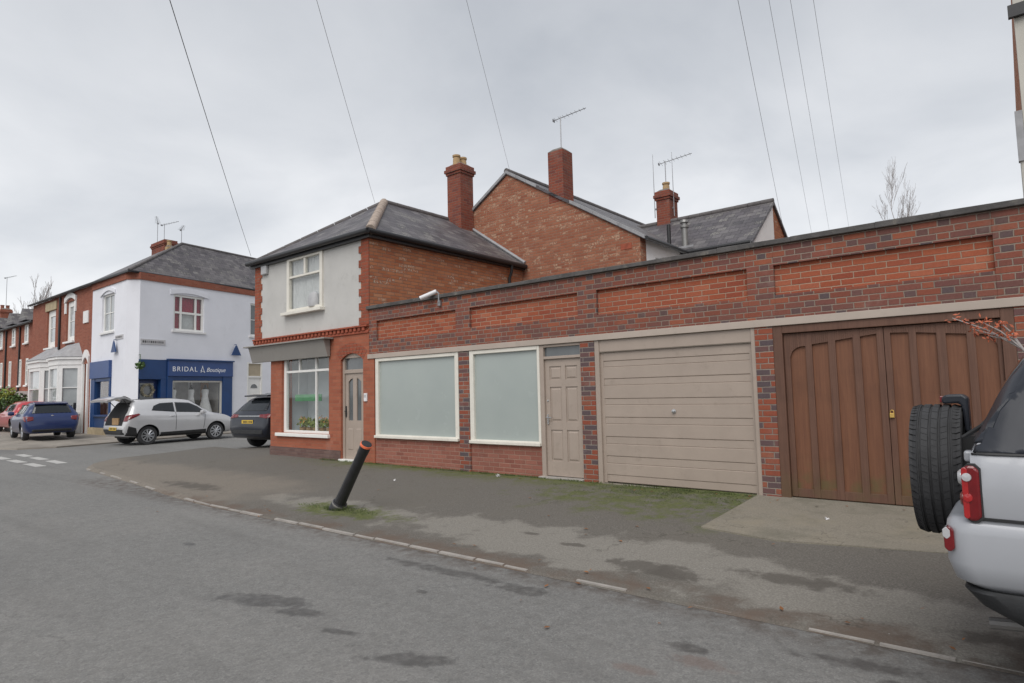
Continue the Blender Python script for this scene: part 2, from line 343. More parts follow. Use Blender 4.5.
    t.bump(t.math('ADD', fine, t.math('MULTIPLY', mid, .8)), .6, .007)
    return t.m

def concrete():
    t = NT('old concrete'); p = t.pos(); x, y, z = t.sep(p)
    fine = t.noise(p, 60., 4, .7); nz = t.noise(p, 2.4, 6, .65); n2 = t.noise(p, .9, 4)
    k = t.ramp(fine, [(.25, (.155, .14, .112)), (.55, (.23, .208, .168)), (.8, (.34, .31, .26))])
    k = t.mix(t.smooth(nz, .45, .7, 0, .55), k, (.12, .115, .085))
    k = t.mix(t.smooth(n2, .5, .7, 0, .5), k, (.27, .235, .17))
    cr = t.n('ShaderNodeTexVoronoi', feature='DISTANCE_TO_EDGE'); cr.inputs['Scale'].default_value = .8
    cv = t.n('ShaderNodeVectorMath', operation='ADD'); t.l(p, cv.inputs[0]); t.l(t.noise(p, 2., 4, .6, 1), cv.inputs[1]); t.l(cv.outputs[0], cr.inputs['Vector'])
    k = t.mix(t.math('MULTIPLY', t.smooth(cr.outputs['Distance'], .010, .003, 0, .6), t.smooth(n2, .42, .6)), k, (.10, .09, .07))
    t.col(k); t.set(Roughness=.92); t.bump(t.math('ADD', fine, nz), .5, .006)
    return t.m
M['road'] = asphalt_road(); M['path'] = asphalt_path(); M['concrete'] = concrete()
M['path_far'] = paint('far pavement', (.24, .215, .185), .9, .3, .8, world=True, bump=.3, dirt=(.17, .155, .14))
M['earth'] = paint('distant ground', (.10, .10, .08), .95, .3, .2, world=True)
# ------------------------------------------------------------------ mesh helpers
class MB:
    def __init__(s, xf=None): s.v = []; s.f = []; s.xf = xf
    def add(s, vs, fs):
        b = len(s.v)
        s.v += [s.xf @ Vector(q) for q in vs] if s.xf else [Vector(q) for q in vs]
        s.f += [tuple(i + b for i in f) for f in fs]; return s
    def box(s, x0, x1, y0, y1, z0, z1):
        if x0 > x1: x0, x1 = x1, x0
        if y0 > y1: y0, y1 = y1, y0
        if z0 > z1: z0, z1 = z1, z0
        return s.add([(x0, y0, z0), (x1, y0, z0), (x1, y1, z0), (x0, y1, z0), (x0, y0, z1), (x1, y0, z1), (x1, y1, z1), (x0, y1, z1)],
                     [(0, 3, 2, 1), (4, 5, 6, 7), (0, 1, 5, 4), (1, 2, 6, 5), (2, 3, 7, 6), (3, 0, 4, 7)])
    def prism(s, pts, axis, a, b):
        n = len(pts)
        def mk(p, q): return {'x': (q, p[0], p[1]), 'y': (p[0], q, p[1]), 'z': (p[0], p[1], q)}[axis]
        return s.add([mk(p, a) for p in pts] + [mk(p, b) for p in pts],
                     [tuple(range(n)), tuple(range(2 * n - 1, n - 1, -1))] + [(i, i + n, (i + 1) % n + n, (i + 1) % n) for i in range(n)])
    def tube(s, pts, r, n=8, caps=True):
        pts = [Vector(p) for p in pts]; rs = r if isinstance(r, (list, tuple)) else [r] * len(pts)
        vs = []; fs = []; up = None
        for i, p in enumerate(pts):
            d = (pts[min(i + 1, len(pts) - 1)] - pts[max(i - 1, 0)]).normalized()
            if up is None: up = Vector((0, 0, 1)) if abs(d.z) < .9 else Vector((1, 0, 0))
            a = d.cross(up).normalized(); b = a.cross(d)
            up = b
            for k in range(n):
                t = 2 * math.pi * k / n
                vs.append(p + (a * math.cos(t) + b * math.sin(t)) * rs[i])
        for i in range(len(pts) - 1):
            for k in range(n):
                fs.append((i * n + k, i * n + (k + 1) % n, (i + 1) * n + (k + 1) % n, (i + 1) * n + k))
        if caps: fs += [tuple(range(n))[::-1], tuple(range((len(pts) - 1) * n, len(pts) * n))]
        return s.add(vs, fs)
    def lathe(s, prof, n=32, axis='z', c=(0, 0, 0), flute=0, fl_lo=0, fl_hi=0):
        vs = []; fs = []
        for (r, h) in prof:
            for k in range(n):
                t = 2 * math.pi * k / n; rr = r
                if flute and fl_lo <= h <= fl_hi and k % 2: rr = r * (1 - flute)
                a, b = rr * math.cos(t), rr * math.sin(t)
                q = {'z': (a, b, h), 'x': (h, a, b), 'y': (b, h, a)}[axis]
                vs.append((q[0] + c[0], q[1] + c[1], q[2] + c[2]))
        m = len(prof)
        for i in range(m - 1):
            for k in range(n):
                fs.append((i * n + k, i * n + (k + 1) % n, (i + 1) * n + (k + 1) % n, (i + 1) * n + k))
        fs += [tuple(range(n))[::-1], tuple(range((m - 1) * n, m * n))]
        return s.add(vs, fs)
    def wall(s, x0, x1, z0, z1, y0, y1, holes=()):
        xs = sorted({x0, x1, *[h[0] for h in holes], *[h[1] for h in holes]}); zs = sorted({z0, z1, *[h[2] for h in holes], *[h[3] for h in holes]})
        for i in range(len(xs) - 1):
            run = None
            for j in range(len(zs) - 1):
                cx, cz = (xs[i] + xs[i + 1]) / 2, (zs[j] + zs[j + 1]) / 2
                inside = any(h[0] < cx < h[1] and h[2] < cz < h[3] for h in holes) or not (x0 < cx < x1 and z0 < cz < z1)
                if inside:
                    if run is not None: s.box(xs[i], xs[i + 1], y0, y1, run, zs[j]); run = None
                elif run is None: run = zs[j]
            if run is not None: s.box(xs[i], xs[i + 1], y0, y1, run, zs[-1])
        return s
    def build(s, name, mat, parent=None, smooth=False, bevel=0, ang=40):
        me = bpy.data.meshes.new(name)
        off = Vector((0, 0, 0))
        loc = parent.get('_w') if parent is not None else None
        if loc is not None: off = Vector(loc)
        me.from_pydata([tuple(q - off) for q in s.v], [], s.f)
        bm = bmesh.new(); bm.from_mesh(me); bmesh.ops.recalc_face_normals(bm, faces=bm.faces); 
        if smooth:
            for f in bm.faces: f.smooth = True
            for e in bm.edges:
                if len(e.link_faces) == 2 and e.calc_face_angle(0) > R(ang): e.smooth = False
        bm.to_mesh(me); bm.free()
        o = bpy.data.objects.new(name, me); COL.objects.link(o)
        if mat is not None: me.materials.append(M[mat] if isinstance(mat, str) else mat)
        if parent is not None: o.parent = parent
        if bevel:
            m = o.modifiers.new('edge', 'BEVEL'); m.width = bevel; m.segments = 2; m.limit_method = 'ANGLE'
        if parent is not None and loc is not None: o['_w'] = list(loc)
        return o

def tag(o, label=None, cat=None, group=None, kind=None):
    if label: o['label'] = label
    if cat: o['category'] = cat
    if group: o['group'] = group
    if kind: o['kind'] = kind
    return o
def thing(name, label, cat, loc=(0, 0, 0), group=None):
    """Empty at the base of a thing; child meshes are written in world coordinates and stored relative to it."""
    o = bpy.data.objects.new(name, None); COL.objects.link(o); o.location = loc; o['_w'] = list(loc)
    o.empty_display_size = .2
    return tag(o, label, cat, group)
def solo(mb, name, mat, label, cat, group=None, loc=None, **k):
    """A thing that is one mesh, its origin at loc."""
    if loc is not None:
        l = Vector(loc); mb.v = [q - l for q in mb.v]
    o = mb.build(name, mat, None, **k)
    if loc is not None: o.location = loc
    return tag(o, label, cat, group)
def struct(mb, name, mat, **k):
    o = mb.build(name, mat, None, **k); o['kind'] = 'structure'; return o
def text_mesh(name, s, size, mat, parent, mx, extrude=.008, shear=0., align='LEFT', space=1.):
    c = bpy.data.curves.new(name, 'FONT'); c.body = s; c.size = size; c.extrude = extrude; c.shear = shear; c.align_x = align; c.space_character = space
    t = bpy.data.objects.new('tmp', c); COL.objects.link(t)
    dg = bpy.context.evaluated_depsgraph_get(); me = bpy.data.meshes.new_from_object(t.evaluated_get(dg))
    bpy.data.objects.remove(t)
    off = Vector(parent['_w'])
    me.transform(Matrix.Translation(-off) @ mx)
    me.materials.clear(); me.materials.append(M[mat])
    o = bpy.data.objects.new(name, me); COL.objects.link(o); o.parent = parent; o['_w'] = list(off)
    return o
TXT = Matrix(((1, 0, 0, 0), (0, 0, -1, 0), (0, 1, 0, 0), (0, 0, 0, 1)))   # text plane -> upright wall facing -y

def window(par, x0, x1, z0, z1, y, xf=None, fw=.05, depth=.07, frame='white', pane='glass_house', vbars=(), hbars=(), sill=None, sill_out=.08, back=None, name='window', bar=.035):
    """A window at wall plane y (facing -y): frame mesh > pane, sill."""
    f = MB(xf)
    f.box(x0, x0 + fw, y, y + depth, z0, z1).box(x1 - fw, x1, y, y + depth, z0, z1)
    f.box(x0 + fw, x1 - fw, y, y + depth, z0, z0 + fw).box(x0 + fw, x1 - fw, y, y + depth, z1 - fw, z1)
    for b in vbars: f.box(b - bar / 2, b + bar / 2, y + .012, y + depth - .005, z0 + fw, z1 - fw)
    vb = sorted([x0 + fw, x1 - fw, *[b - bar / 2 for b in vbars], *[b + bar / 2 for b in vbars]])
    for b in hbars:
        for i in range(0, len(vb), 2): f.box(vb[i], vb[i + 1], y + .014, y + depth - .007, b - bar / 2, b + bar / 2)
    fo = f.build(name, frame, par)
    MB(xf).box(x0 + fw * .6, x1 - fw * .6, y + depth * .55, y + depth * .55 + .006, z0 + fw * .6, z1 - fw * .6).build('pane', pane, fo)
    if sill: MB(xf).box(x0 - .08, x1 + .08, y - sill_out, y + .02, z0 - .09, z0 - .002).build('sill', sill, fo, bevel=.006)
    return fo
# ------------------------------------------------------------------ the setting: ground
YF = 8.29
def lerp_tab(tab, x):
    if x <= tab[0][0]: return tab[0][1]
    for (a, b), (c, d) in zip(tab, tab[1:]):
        if x <= c: return b + (d - b) * (x - a) / (c - a)
    return tab[-1][1]
KERB = [(-18.4, 5.95), (-17.9, 5.42), (-17.2, 5.16), (-15., 4.97), (-13.1, 4.80), (-11.1, 4.55), (-9.6, 4.45), (40., 4.46)]
yk = lambda x: lerp_tab(KERB, x)
zp = lambda y: .032 + max(0, min(1, (y - 4.5) / 3.79)) * .158

def sheet(name, mat, x0, x1, y0, y1, z):
    return struct(MB().add([(x0, y0, z), (x1, y0, z), (x1, y1, z), (x0, y1, z)], [(0, 1, 2, 3)]), name, mat)
sheet('ground', 'earth', -700, 700, -700, 700, -.03)
sheet('road', 'road', -160, 90, -40, 70, 0.)
m = MB(); NX, NY = 117, 14
xs = [-18.4 + (58.4) * i / (NX - 1) for i in range(NX)]
vs = []; fs = []
for x in xs:
    y0 = yk(x) + .11
    for j in range(NY):
        y = y0 + (8.75 - y0) * j / (NY - 1)
        vs.append((x, y, zp(y) + .006 * math.sin(x * 1.7 + y * 2.3) * (0 < j)))
for i in range(NX - 1):
    for j in range(NY - 1): a = i * NY + j; fs.append((a, a + NY, a + NY + 1, a + 1))
m.add(vs, fs); struct(m, 'pavement', 'path', smooth=True)
m = MB()
m.add([(-18.4, 5.95, .02), (-18.4, 8.75, .17), (-14., 8.75, .19), (-14., 30, .2), (-23., 30, .05), (-19.0, 9.5, .03)], [(0, 5, 1), (1, 5, 4, 3, 2)])
struct(m, 'side_pavement', 'path')
# concrete apron in front of the timber gates, 4 mm proud of the asphalt
m = MB(); vs = []; fs = []
ap = [(-2.78, 6.48), (-2.0, 6.33), (-.6, 6.60), (.9, 6.62), (2.3, 6.65)]
for x, y0 in ap:
    for j in range(8):
        y = y0 + (8.62 - y0) * j / 7; vs.append((x, y, zp(y) + .012))
for i in range(len(ap) - 1):
    for j in range(7): a = i * 8 + j; fs.append((a, a + 8, a + 9, a + 1))
b = len(vs)
for x, y0 in ap: vs.append((x, y0, zp(y0) - .01))
for i in range(len(ap) - 1): fs.append((i * 8, b + i, b + i + 1, (i + 1) * 8))
m.add(vs, fs); struct(m, 'concrete_apron', 'concrete')
# kerb: flush worn stones
m = MB(); x = -17.2; rk = random.Random(3)
while x < 14:
    L = rk.uniform(.28, .62)
    hide = rk.random() < (.5 if x < -10 else .2)
    if -8.35 < x < -7.75 or -1.75 < x < -1.3: hide = True
    if not hide:
        y0, y1 = yk(x), yk(x + L - .03); j = rk.uniform(-.006, .012); h = rk.uniform(.014, .02) if x > -2.4 else rk.uniform(.021, .029)
        w = rk.uniform(.024, .045) * (.36 if x > -1.4 else .65 if x > -4 else 1.)
        m.add([(x, y0 + j, -.01), (x + L - .03, y1 + j, -.01), (x + L - .03, y1 + w, -.01), (x, y0 + w, -.01), (x, y0 + j, h), (x + L - .03, y1 + j, h), (x + L - .03, y1 + w + .008, h + .002), (x, y0 + w + .008, h + .002)],
              [(0, 3, 2, 1), (4, 5, 6, 7), (0, 1, 5, 4), (1, 2, 6, 5), (2, 3, 7, 6), (3, 0, 4, 7)])
    x += L
struct(m, 'kerb', 'kerb')
m = MB(); vs = []; fs = []          # silty edging under and between the stones
for i, x in enumerate(xs):
    y = yk(x); vs += [(x, y - .01, .002), (x, y + .02, .02), (x, y + .115, zp(y + .11) + .001)]
    if i: a = (i - 1) * 3; fs += [(a, a + 3, a + 4, a + 1), (a + 1, a + 4, a + 5, a + 2)]
m.add(vs, fs); struct(m, 'kerb_edging', 'path')
# give way dashes across the side street
m = MB()
for y0, y1, xa in ((4.86, 4.80, -27.5), (5.48, 5.34, -24.4)):
    x = xa
    while x < -19.3:
        def yy(q): return y0 + (y1 - y0) * (q + 23.5) / 4.5
        e = min(x + 1.25, -19.1)
        m.add([(x, yy(x) - .12, .004), (e, yy(e) - .12, .004), (e, yy(e) + .12, .004), (x, yy(x) + .12, .004)], [(0, 1, 2, 3)])
        x += 1.75
struct(m, 'give_way_lines', 'line')
# pavement of the far corner
m = MB()
A = [(-70, 5.0), (-34, 5.35), (-28.2, 5.6), (-26.9, 6.0), (-26.4, 7.0), (-26.9, 9.4), (-31.0, 30)]
top = [(-70, 6.6), (-34, 6.8), (-29.0, 6.9), (-27.8, 7.1), (-27.5, 7.8), (-27.9, 9.4), (-32.2, 30)]
vs = [(a, b, .0) for a, b in A] + [(a, b + .02, .05) for a, b in A] + [(a, b, .2 if i < 3 else .15) for i, (a, b) in enumerate(top)] + [(-70, 30, .2)]
n = len(A); fs = []
for i in range(n - 1): fs += [(i, i + 1, n + i + 1, n + i), (n + i, n + i + 1, 2 * n + i + 1, 2 * n + i)]
fs.append((2 * n, 2 * n + 1, 2 * n + 2, 2 * n + 3, 2 * n + 4, 2 * n + 5, 2 * n + 6, 3 * n))
m.add(vs, fs); struct(m, 'corner_pavement', 'path_far')

# ------------------------------------------------------------------ long single storey brick workshop
W = thing('brick_workshop', 'long single-storey red brick workshop with recessed panels, frosted windows, beige garage door and timber gates', 'workshop', (-5.3, YF, .19))
XR = 5.4
holes_top = [(-10.42, -8.12, 2.72, 3.125), (-7.765, -5.43, 2.75, 3.125), (-5.08, -2.77, 2.74, 3.125), (-2.43, -.19, 2.74, 3.125), (.15, 2.5, 2.74, 3.125), (2.85, 5.1, 2.74, 3.125)]
MB().wall(-10.66, XR, 2.442, 3.385, YF, YF + .05, holes_top).build('parapet', 'brick_dark', W, bevel=.004)
MB().wall(-10.66, XR, 2.30, 3.385, YF + .052, YF + .30).build('recessed_panels', 'brick_panel', W)
m = MB(); rc = random.Random(5); x = -10.70
while x < XR:
    L = rc.uniform(.55, .95); L = min(L, XR + .05 - x)
    a, b = rc.uniform(-.008, .008), rc.uniform(-.008, .008)
    y0, y1 = YF - .055 + a * .6, YF + .36
    m.add([(x, y0, 3.386), (x + L, y0, 3.386), (x + L, y1, 3.386), (x, y1, 3.386), (x, y0, 3.452 + a), (x + L, y0, 3.452 + b), (x + L, y1, 3.475 + b), (x, y1, 3.475 + a)],
          [(0, 3, 2, 1), (4, 5, 6, 7), (0, 1, 5, 4), (1, 2, 6, 5), (2, 3, 7, 6), (3, 0, 4, 7)]); x += L - .002
m.build('coping', 'coping', W, bevel=.008)
MB().box(-10.66, XR, YF + .37, YF + 5.1, 3.0, 3.12).build('flat_roof', 'coping', W)
MB().box(-10.70, 5.4, YF - .022, YF + .04, 2.346, 2.441).build('trim_band', 'taupe_band', W, bevel=.005)
# piers
PZ = 2.345
for (a, b) in ((-8.06, -7.80), (-5.405, -5.15), (-2.71, -2.485), (-.07, .35)):
    MB().box(a, b, YF - .004, YF + .25, .12, PZ).build('brick_pier', 'brick_pillar', W, bevel=.004)
MB().wall(.35, XR, .12, PZ, YF + .01, YF + .25).build('end_wall', 'brick_pillar', W)
MB().box(-10.50, -8.06, YF + .03, YF + .25, .12, .705).build('stall_riser', 'brick_riser', W)
MB().box(-7.80, -6.215, YF + .03, YF + .25, .12, .69).build('stall_riser', 'brick_riser', W)
# frosted shop windows
def frosted_window(x0, x1, z0, z1, right=True):
    f = MB(); w = .095; y = YF + .0
    f.box(x0, x0 + w, y, y + .09, z0, z1).box(x1 - (w if right else .05), x1, y, y + .09, z0, z1).box(x0 + w, x1 - (w if right else .05), y, y + .09, z1 - .07, z1).box(x0 + w, x1 - (w if right else .05), y, y + .09, z0, z0 + .07)
    fo = f.build('shop_window', 'cream', W, bevel=.008)
    MB().box(x0 + .06, x1 - .03, y + .05, y + .058, z0 + .05, z1 - .05).build('frosted_pane', 'frosted', fo)
    MB().box(x0 - .0, x1 + .0, y - .045, y - .001, z0 - .0, z0 + .055).build('sill', 'cream', fo, bevel=.008)
frosted_window(-10.47, -8.075, .71, 2.344)
frosted_window(-7.795, -6.215, .69, 2.344, False)
# entrance door
D = MB()
D.box(-6.215, -6.135, YF + .01, YF + .13, .2, 2.343).box(-5.475 + .055, -5.405, YF + .01, YF + .13, .2, 2.343)
D.box(-6.135, -5.42, YF + .012, YF + .12, 2.105, 2.15).box(-6.135, -5.42, YF + .012, YF + .12, 2.30, 2.342)
df = D.build('door_frame', 'taupe', W, bevel=.006)
MB().box(-6.14, -5.415, YF + .06, YF + .066, 2.145, 2.31).build('transom_pane', 'glass_house', df)
MB().box(-6.25, -5.40, YF - .06, YF + .12, .165, .215).build('threshold', 'kerb', df, bevel=.01)
def panel_leaf(x0, x1, z0, z1, y, panels, yb=.04, rec=.014):
    m = MB(); m.wall(x0, x1, z0, z1, y, y + rec, panels); m.box(x0 + .001, x1 - .001, y + rec + .0005, y + yb, z0 + .001, z1 - .001)
    for (a, b, c, d) in panels:
        g = .022
        m.add([(a + g, y + rec - .001, c + g), (b - g, y + rec - .001, c + g), (b - g, y + rec - .001, d - g), (a + g, y + rec - .001, d - g),
               (a + g + .02, y + .003, c + g + .02), (b - g - .02, y + .003, c + g + .02), (b - g - .02, y + .003, d - g - .02), (a + g + .02, y + .003, d - g - .02)],
              [(0, 1, 2, 3), (4, 5, 6, 7), (0, 1, 5, 4), (1, 2, 6, 5), (2, 3, 7, 6), (3, 0, 4, 7)])
    return m
pw = [(-6.045, -5.815), (-5.735, -5.505)]
leaf = panel_leaf(-6.133, -5.422, .225, 2.102, YF + .05, [(a, b, c, d) for a, b in pw for c, d in ((.46, .96), (1.09, 1.65), (1.765, 1.985))]).build('front_door', 'taupe', W, bevel=.002)
MB().box(-6.10, -6.075, YF + .028, YF + .05, 1.05, 1.21).tube([(-6.088, YF + .03, 1.16), (-6.088, YF - .01, 1.16), (-5.985, YF - .012, 1.155)], .011, 8).build('handle', 'chrome', leaf)
MB().lathe([(.0, 0), (.016, 0), (.016, -.008), (.0, -.009)], 12, 'y', (-6.088, YF + .049, 1.43)).build('lock', 'chrome', leaf)
# garage door
g = MB(); g.box(-5.15, -5.07, YF + .005, YF + .12, .17, PZ).box(-2.765, -2.71, YF + .005, YF + .12, .15, PZ)
g.box(-5.07, -2.765, YF + .02, YF + .12, 2.165, PZ - .002)
gf = g.build('garage_frame', 'taupe', W, bevel=.006)
m = MB(); zz = [.205, .31, .48, .59, .77, .88, 1.07, 1.17, 1.355, 1.45, 1.65, 1.75, 1.93, 2.02, 2.155]
x0, x1 = -5.02, -2.805
prof = []
for i in range(len(zz) - 1):
    raised = i % 2 == 1
    yA = YF + (.052 if raised else .058)
    prof += [(yA + .007, zz[i] + .001), (yA, zz[i] + .007), (yA, zz[i + 1] - .007), (yA + .007, zz[i + 1] - .001)]
vs = [(x0, a, b) for a, b in prof] + [(x1, a, b) for a, b in prof]; n = len(prof)
m.add(vs, [(i, i + 1, n + i + 1, n + i) for i in range(n - 1)])
m.box(x0, x1, YF + .0725, YF + .09, .20, 2.16)
gd = m.build('garage_door', 'taupe', W)
for a, b in ((-5.07, -5.02), (-2.805, -2.765)): MB().box(a, b, YF + .05, YF + .09, .19, 2.165).build('door_edge', 'taupe', gd)
MB().box(-5.07, -2.765, YF + .018, YF + .019, 2.155, 2.164).build('shadow_gap', 'taupe_dark', gf)
MB().lathe([(.0, 0), (.032, 0), (.03, -.012), (.012, -.016), (.012, -.04), (.02, -.045), (.0, -.05)], 14, 'y', (-3.895, YF + .05, 1.262)).build('handle', 'chrome', gd)
MB().box(-5.15, -2.71, YF - .03, YF + .12, .14, .185).build('threshold', 'concrete', W)
# timber double gates
GL, GR, GM = -2.485, -.07, -1.262
g = MB(); g.box(GL, GL + .115, YF + .0, YF + .12, .17, 2.343).box(GR - .115, GR, YF + .0, YF + .12, .17, 2.343).box(GL + .115, GR - .115, YF + .002, YF + .12, 2.245, 2.343)
gfr = g.build('gate_frame', 'wood_frame', W, bevel=.006)
def gate(x0, x1, panels, zs):
    """panels: (xa, xb), zs: (za, zb, arch) top heights of each panel."""
    y = YF + .045
    b = MB().box(x0, x1, y + .03, y + .05, .20, 2.24).build('timber_gate', 'wood_board', W)
    f = MB(); edges = [x0] + [q for p in panels for q in p] + [x1]
    for i in range(0, len(edges), 2): f.box(edges[i], edges[i + 1], y, y + .0295, .215, 2.238)
    for (a, c), (za, zb, arch) in zip(panels, zs):
        f.box(a, c, y + .001, y + .0295, .215, .315)
        k = 8; top = []
        for q in range(k + 1):
            t = q / k; z = za + (zb - za) * t
            if arch == 'l': z = za + (zb - za) * math.sqrt(max(0, 1 - (1 - min(1, t * 1.15)) ** 2)) if t < .87 else zb
            if arch == 'r': z = zb + (za - zb) * math.sqrt(max(0, 1 - (1 - min(1, (1 - t) * 1.15)) ** 2)) if t > .13 else za
            top.append((a + (c - a) * t, z))
        for q in range(k):
            f.prism([top[q], top[q + 1], (top[q + 1][0], 2.237), (top[q][0], 2.237)], 'y', y + .001, y + .0295)
    f.build('frame', 'wood_frame', b, bevel=.003)
    return b
gl = gate(GL + .118, GM - .003, [(-2.30, -2.115), (-2.04, -1.855), (-1.775, -1.585), (-1.505, -1.335)], [(1.93, 2.07, 'l'), (2.085, 2.105, ''), (2.115, 2.14, ''), (2.145, 2.165, '')])
gr = gate(GM + .003, GR - .118, [(-1.195, -1.015), (-.945, -.755), (-.67, -.485), (-.41, -.225)], [(2.165, 2.155, ''), (2.15, 2.13, ''), (2.12, 2.10, ''), (2.09, 1.95, 'r')])
MB().box(GL + .1, GR - .1, YF + .02, YF + .13, .165, .2).build('gate_sill', 'wood_board', W)
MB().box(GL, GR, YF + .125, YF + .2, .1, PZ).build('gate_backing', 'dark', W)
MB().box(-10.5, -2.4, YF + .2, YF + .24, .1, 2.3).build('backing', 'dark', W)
# padlock on the gate
m = MB(); m.box(-1.252, -1.205, YF + .015, YF + .043, 1.195, 1.245).tube([(-1.245, YF + .03, 1.245), (-1.245, YF + .03, 1.27), (-1.228, YF + .03, 1.282), (-1.212, YF + .03, 1.27), (-1.212, YF + .03, 1.245)], .006, 6)
solo(m, 'padlock', 'brass', 'small brass padlock where the two brown timber gates meet', 'padlock', loc=(-1.23, YF + .03, 1.2), bevel=.004)

# ------------------------------------------------------------------ corner shop with render panel
S = thing('corner_shop', 'two-storey brick shop with grey rendered upper floor, hipped slate roof and beige door', 'shop building', (-13, YF, .18))
XL, XRr = -15.34, -10.66
m = MB(); m.wall(-14.55, -10.665, .1, 3.05, YF, YF + .28, [(-14.05, -12.10, .735, 2.60), (-11.66, -10.87, .1, 2.64)]); m.box(-10.664, -10.50, YF, YF + .28, .1, 2.344)
# segmental head over the door
pts = [(-11.66, 2.64)] + [(-11.66 + .79 * i / 10, 2.50 + .14 * math.sin(math.pi * (.16 + .68 * i / 10)) / 1.0 - .02) for i in range(11)] + [(-10.87, 2.64)]
for i in range(1, 11): m.prism([pts[i], pts[i + 1], (pts[i + 1][0], 2.64), (pts[i][0], 2.64)], 'y', YF, YF + .27)
m.build('shop_wall', 'brick_shop', S)
m = MB(); n = 9                                   # rubbed brick arch over the door, slightly proud
for i in range(n):
    a0, a1 = math.pi * (.27 + .46 * i / n), math.pi * (.27 + .46 * (i + .92) / n)
    cx, cz = -11.265, 1.90; r0, r1 = .60, .83
    m.prism([(cx - r0 * math.cos(a), cz + r0 * math.sin(a)) for a in (a0, a1)] + [(cx - r1 * math.cos(a), cz + r1 * math.sin(a)) for a in (a1, a0)], 'y', YF - .004, YF + .05)
m.build('door_arch', 'brick_quoin', S)
MB().box(-14.56, -11.67, YF - .012, YF + .1, .1, .40).build('plinth', 'brick_plinth', S)
MB().box(-14.55, -14.27, YF + .282, 13.56, .1, 3.05).build('side_wall', 'brick_shop', S)
MB().wall(XL + .285, XRr - .285, 3.05, 5.0, YF + .01, YF + .28, [(-13.78, -12.34, 3.62, 4.90)]).build('upper_wall', 'render', S)
MB().box(XRr - .28, XRr, YF + .281, 13.56, .1, 3.049).box(XRr - .284, XRr, YF + .012, 13.56, 3.05, 4.98).build('brick_flank', 'brick_side', S)
MB().box(XL, XL + .284, YF + .012, 13.56, 3.05, 4.98).build('brick_flank', 'brick_side', S)
for side in (0, 1):
    q = MB()
    for i in range(6):
        z0 = 3.09 + i * .31
        for z, ww in ((z0, .34), (z0 + .155, .235)):
            if side: q.box(XL - .002, XL + ww, YF - .006, YF + .02, z, min(z + .155, 4.97))
            else: q.box(XRr - ww, XRr + .002, YF - .006, YF + .02, z, min(z + .155, 4.97))
    q.build('quoins', 'brick_quoin', S)
m = MB()                                          # oversailing clay tile and dentil course
x = XL
while x < XRr - .05:
    m.box(x, x + .085, YF - .055, YF + .009, 2.955, 3.03); x += .145
m.box(XL, XRr, YF - .03, YF + .009, 2.90, 2.953).box(XL, XRr, YF - .075, YF + .009, 3.032, 3.07)
m.build('dentil_course', 'tile_red', S, bevel=.006)
MB().box(XL, -14.2, YF + .012, YF + .28, 2.88, 3.049).build('soffit', 'grey_fascia', S)
# shop fascia: sloping board with cornice
f = MB(); f.prism([(YF - .20, 2.85), (YF - .02, 2.85), (YF - .02, 2.47), (YF - .09, 2.47)], 'x', -15.30, -12.02)
f.box(-15.44, -11.90, YF - .27, YF - .015, 2.852, 2.885)
f.build('fascia', 'grey_fascia', S, bevel=.006)
# shop window: frame, panes, a real window bay behind
f = MB(); X0, X1, Z0, Z1 = -14.05, -12.10, .735, 2.60; y = YF + .06
f.box(X0, X0 + .10, y, y + .08, Z0, Z1).box(X1 - .05, X1, y, y + .08, Z0, Z1).box(X0 + .1, X1 - .05, y, y + .08, Z0, Z0 + .06).box(X0 + .1, X1 - .05, y, y + .08, Z1 - .06, Z1)
f.box(X0 + .1, X1 - .05, y + .01, y + .07, 2.16, 2.215)
for bx in (-13.40, -12.72): f.box(bx - .025, bx + .025, y + .012, y + .07, 2.215, Z1 - .06)
f.box(-12.72 - .02, -12.72 + .02, y + .012, y + .07, Z0 + .06, 2.16)
sw = f.build('shop_window', 'white', S, bevel=.005)
MB().box(X0 + .05, X1 - .03, y + .04, y + .045, Z0 + .03, Z1 - .03).build('pane', 'glass', sw)
MB().box(-14.24, -12.06, YF - .07, YF + .06, .655, .733).build('sill', 'white', sw, bevel=.01)
m = MB(); m.box(X0 - .1, X1 + .1, YF + .75, YF + .8, .5, 2.8).box(X0 - .1, X0 - .05, YF + .28, YF + .75, .5, 2.8).box(X1 + .05, X1 + .1, YF + .28, YF + .75, .5, 2.8)
m.build('interior_walls', 'wall_in_blue', S)
MB().box(X0 - .05, X1 + .05, YF + .15, YF + .75, .70, .734).build('display_ledge', 'white', S)
# upstairs sash window
f = MB(); X0, X1, Z0, Z1 = -13.80, -12.32, 3.62, 4.96; y = YF - .035
f.box(X0, X0 + .10, y, y + .1, Z0, Z1).box(X1 - .10, X1, y, y + .1, Z0, Z1).box(X0 + .1, X1 - .1, y, y + .1, Z1 - .09, Z1).box(X0 + .1, X1 - .1, y, y + .1, Z0, Z0 + .07)
f.box(X0 + .1, X1 - .1, y + .015, y + .09, 4.44, 4.49).box(-13.09, -13.02, y + .015, y + .09, 4.49, Z1 - .09)
uw = f.build('upper_window', 'cream', S, bevel=.006)
MB().box(X0 + .06, X1 - .06, y + .05, y + .055, Z0 + .04, Z1 - .05).build('pane', 'glass', uw)
MB().box(X0 - .12, X1 + .06, YF - .13, YF + .01, Z0 - .075, Z0 - .002).build('sill', 'cream', uw, bevel=.008)
m = MB(); nn = 40; vs = []
for i in range(nn + 1):
    xx = X0 + .06 + (X1 - X0 - .12) * i / nn; yy_ = YF + .09 + .018 * math.sin(i * 1.9)
    vs += [(xx, yy_, Z0 + .02), (xx, yy_, Z1 - .02)]
m.add(vs, [(2 * i, 2 * i + 2, 2 * i + 3, 2 * i + 1) for i in range(nn)]).build('net_curtain', 'curtain', uw, smooth=True)
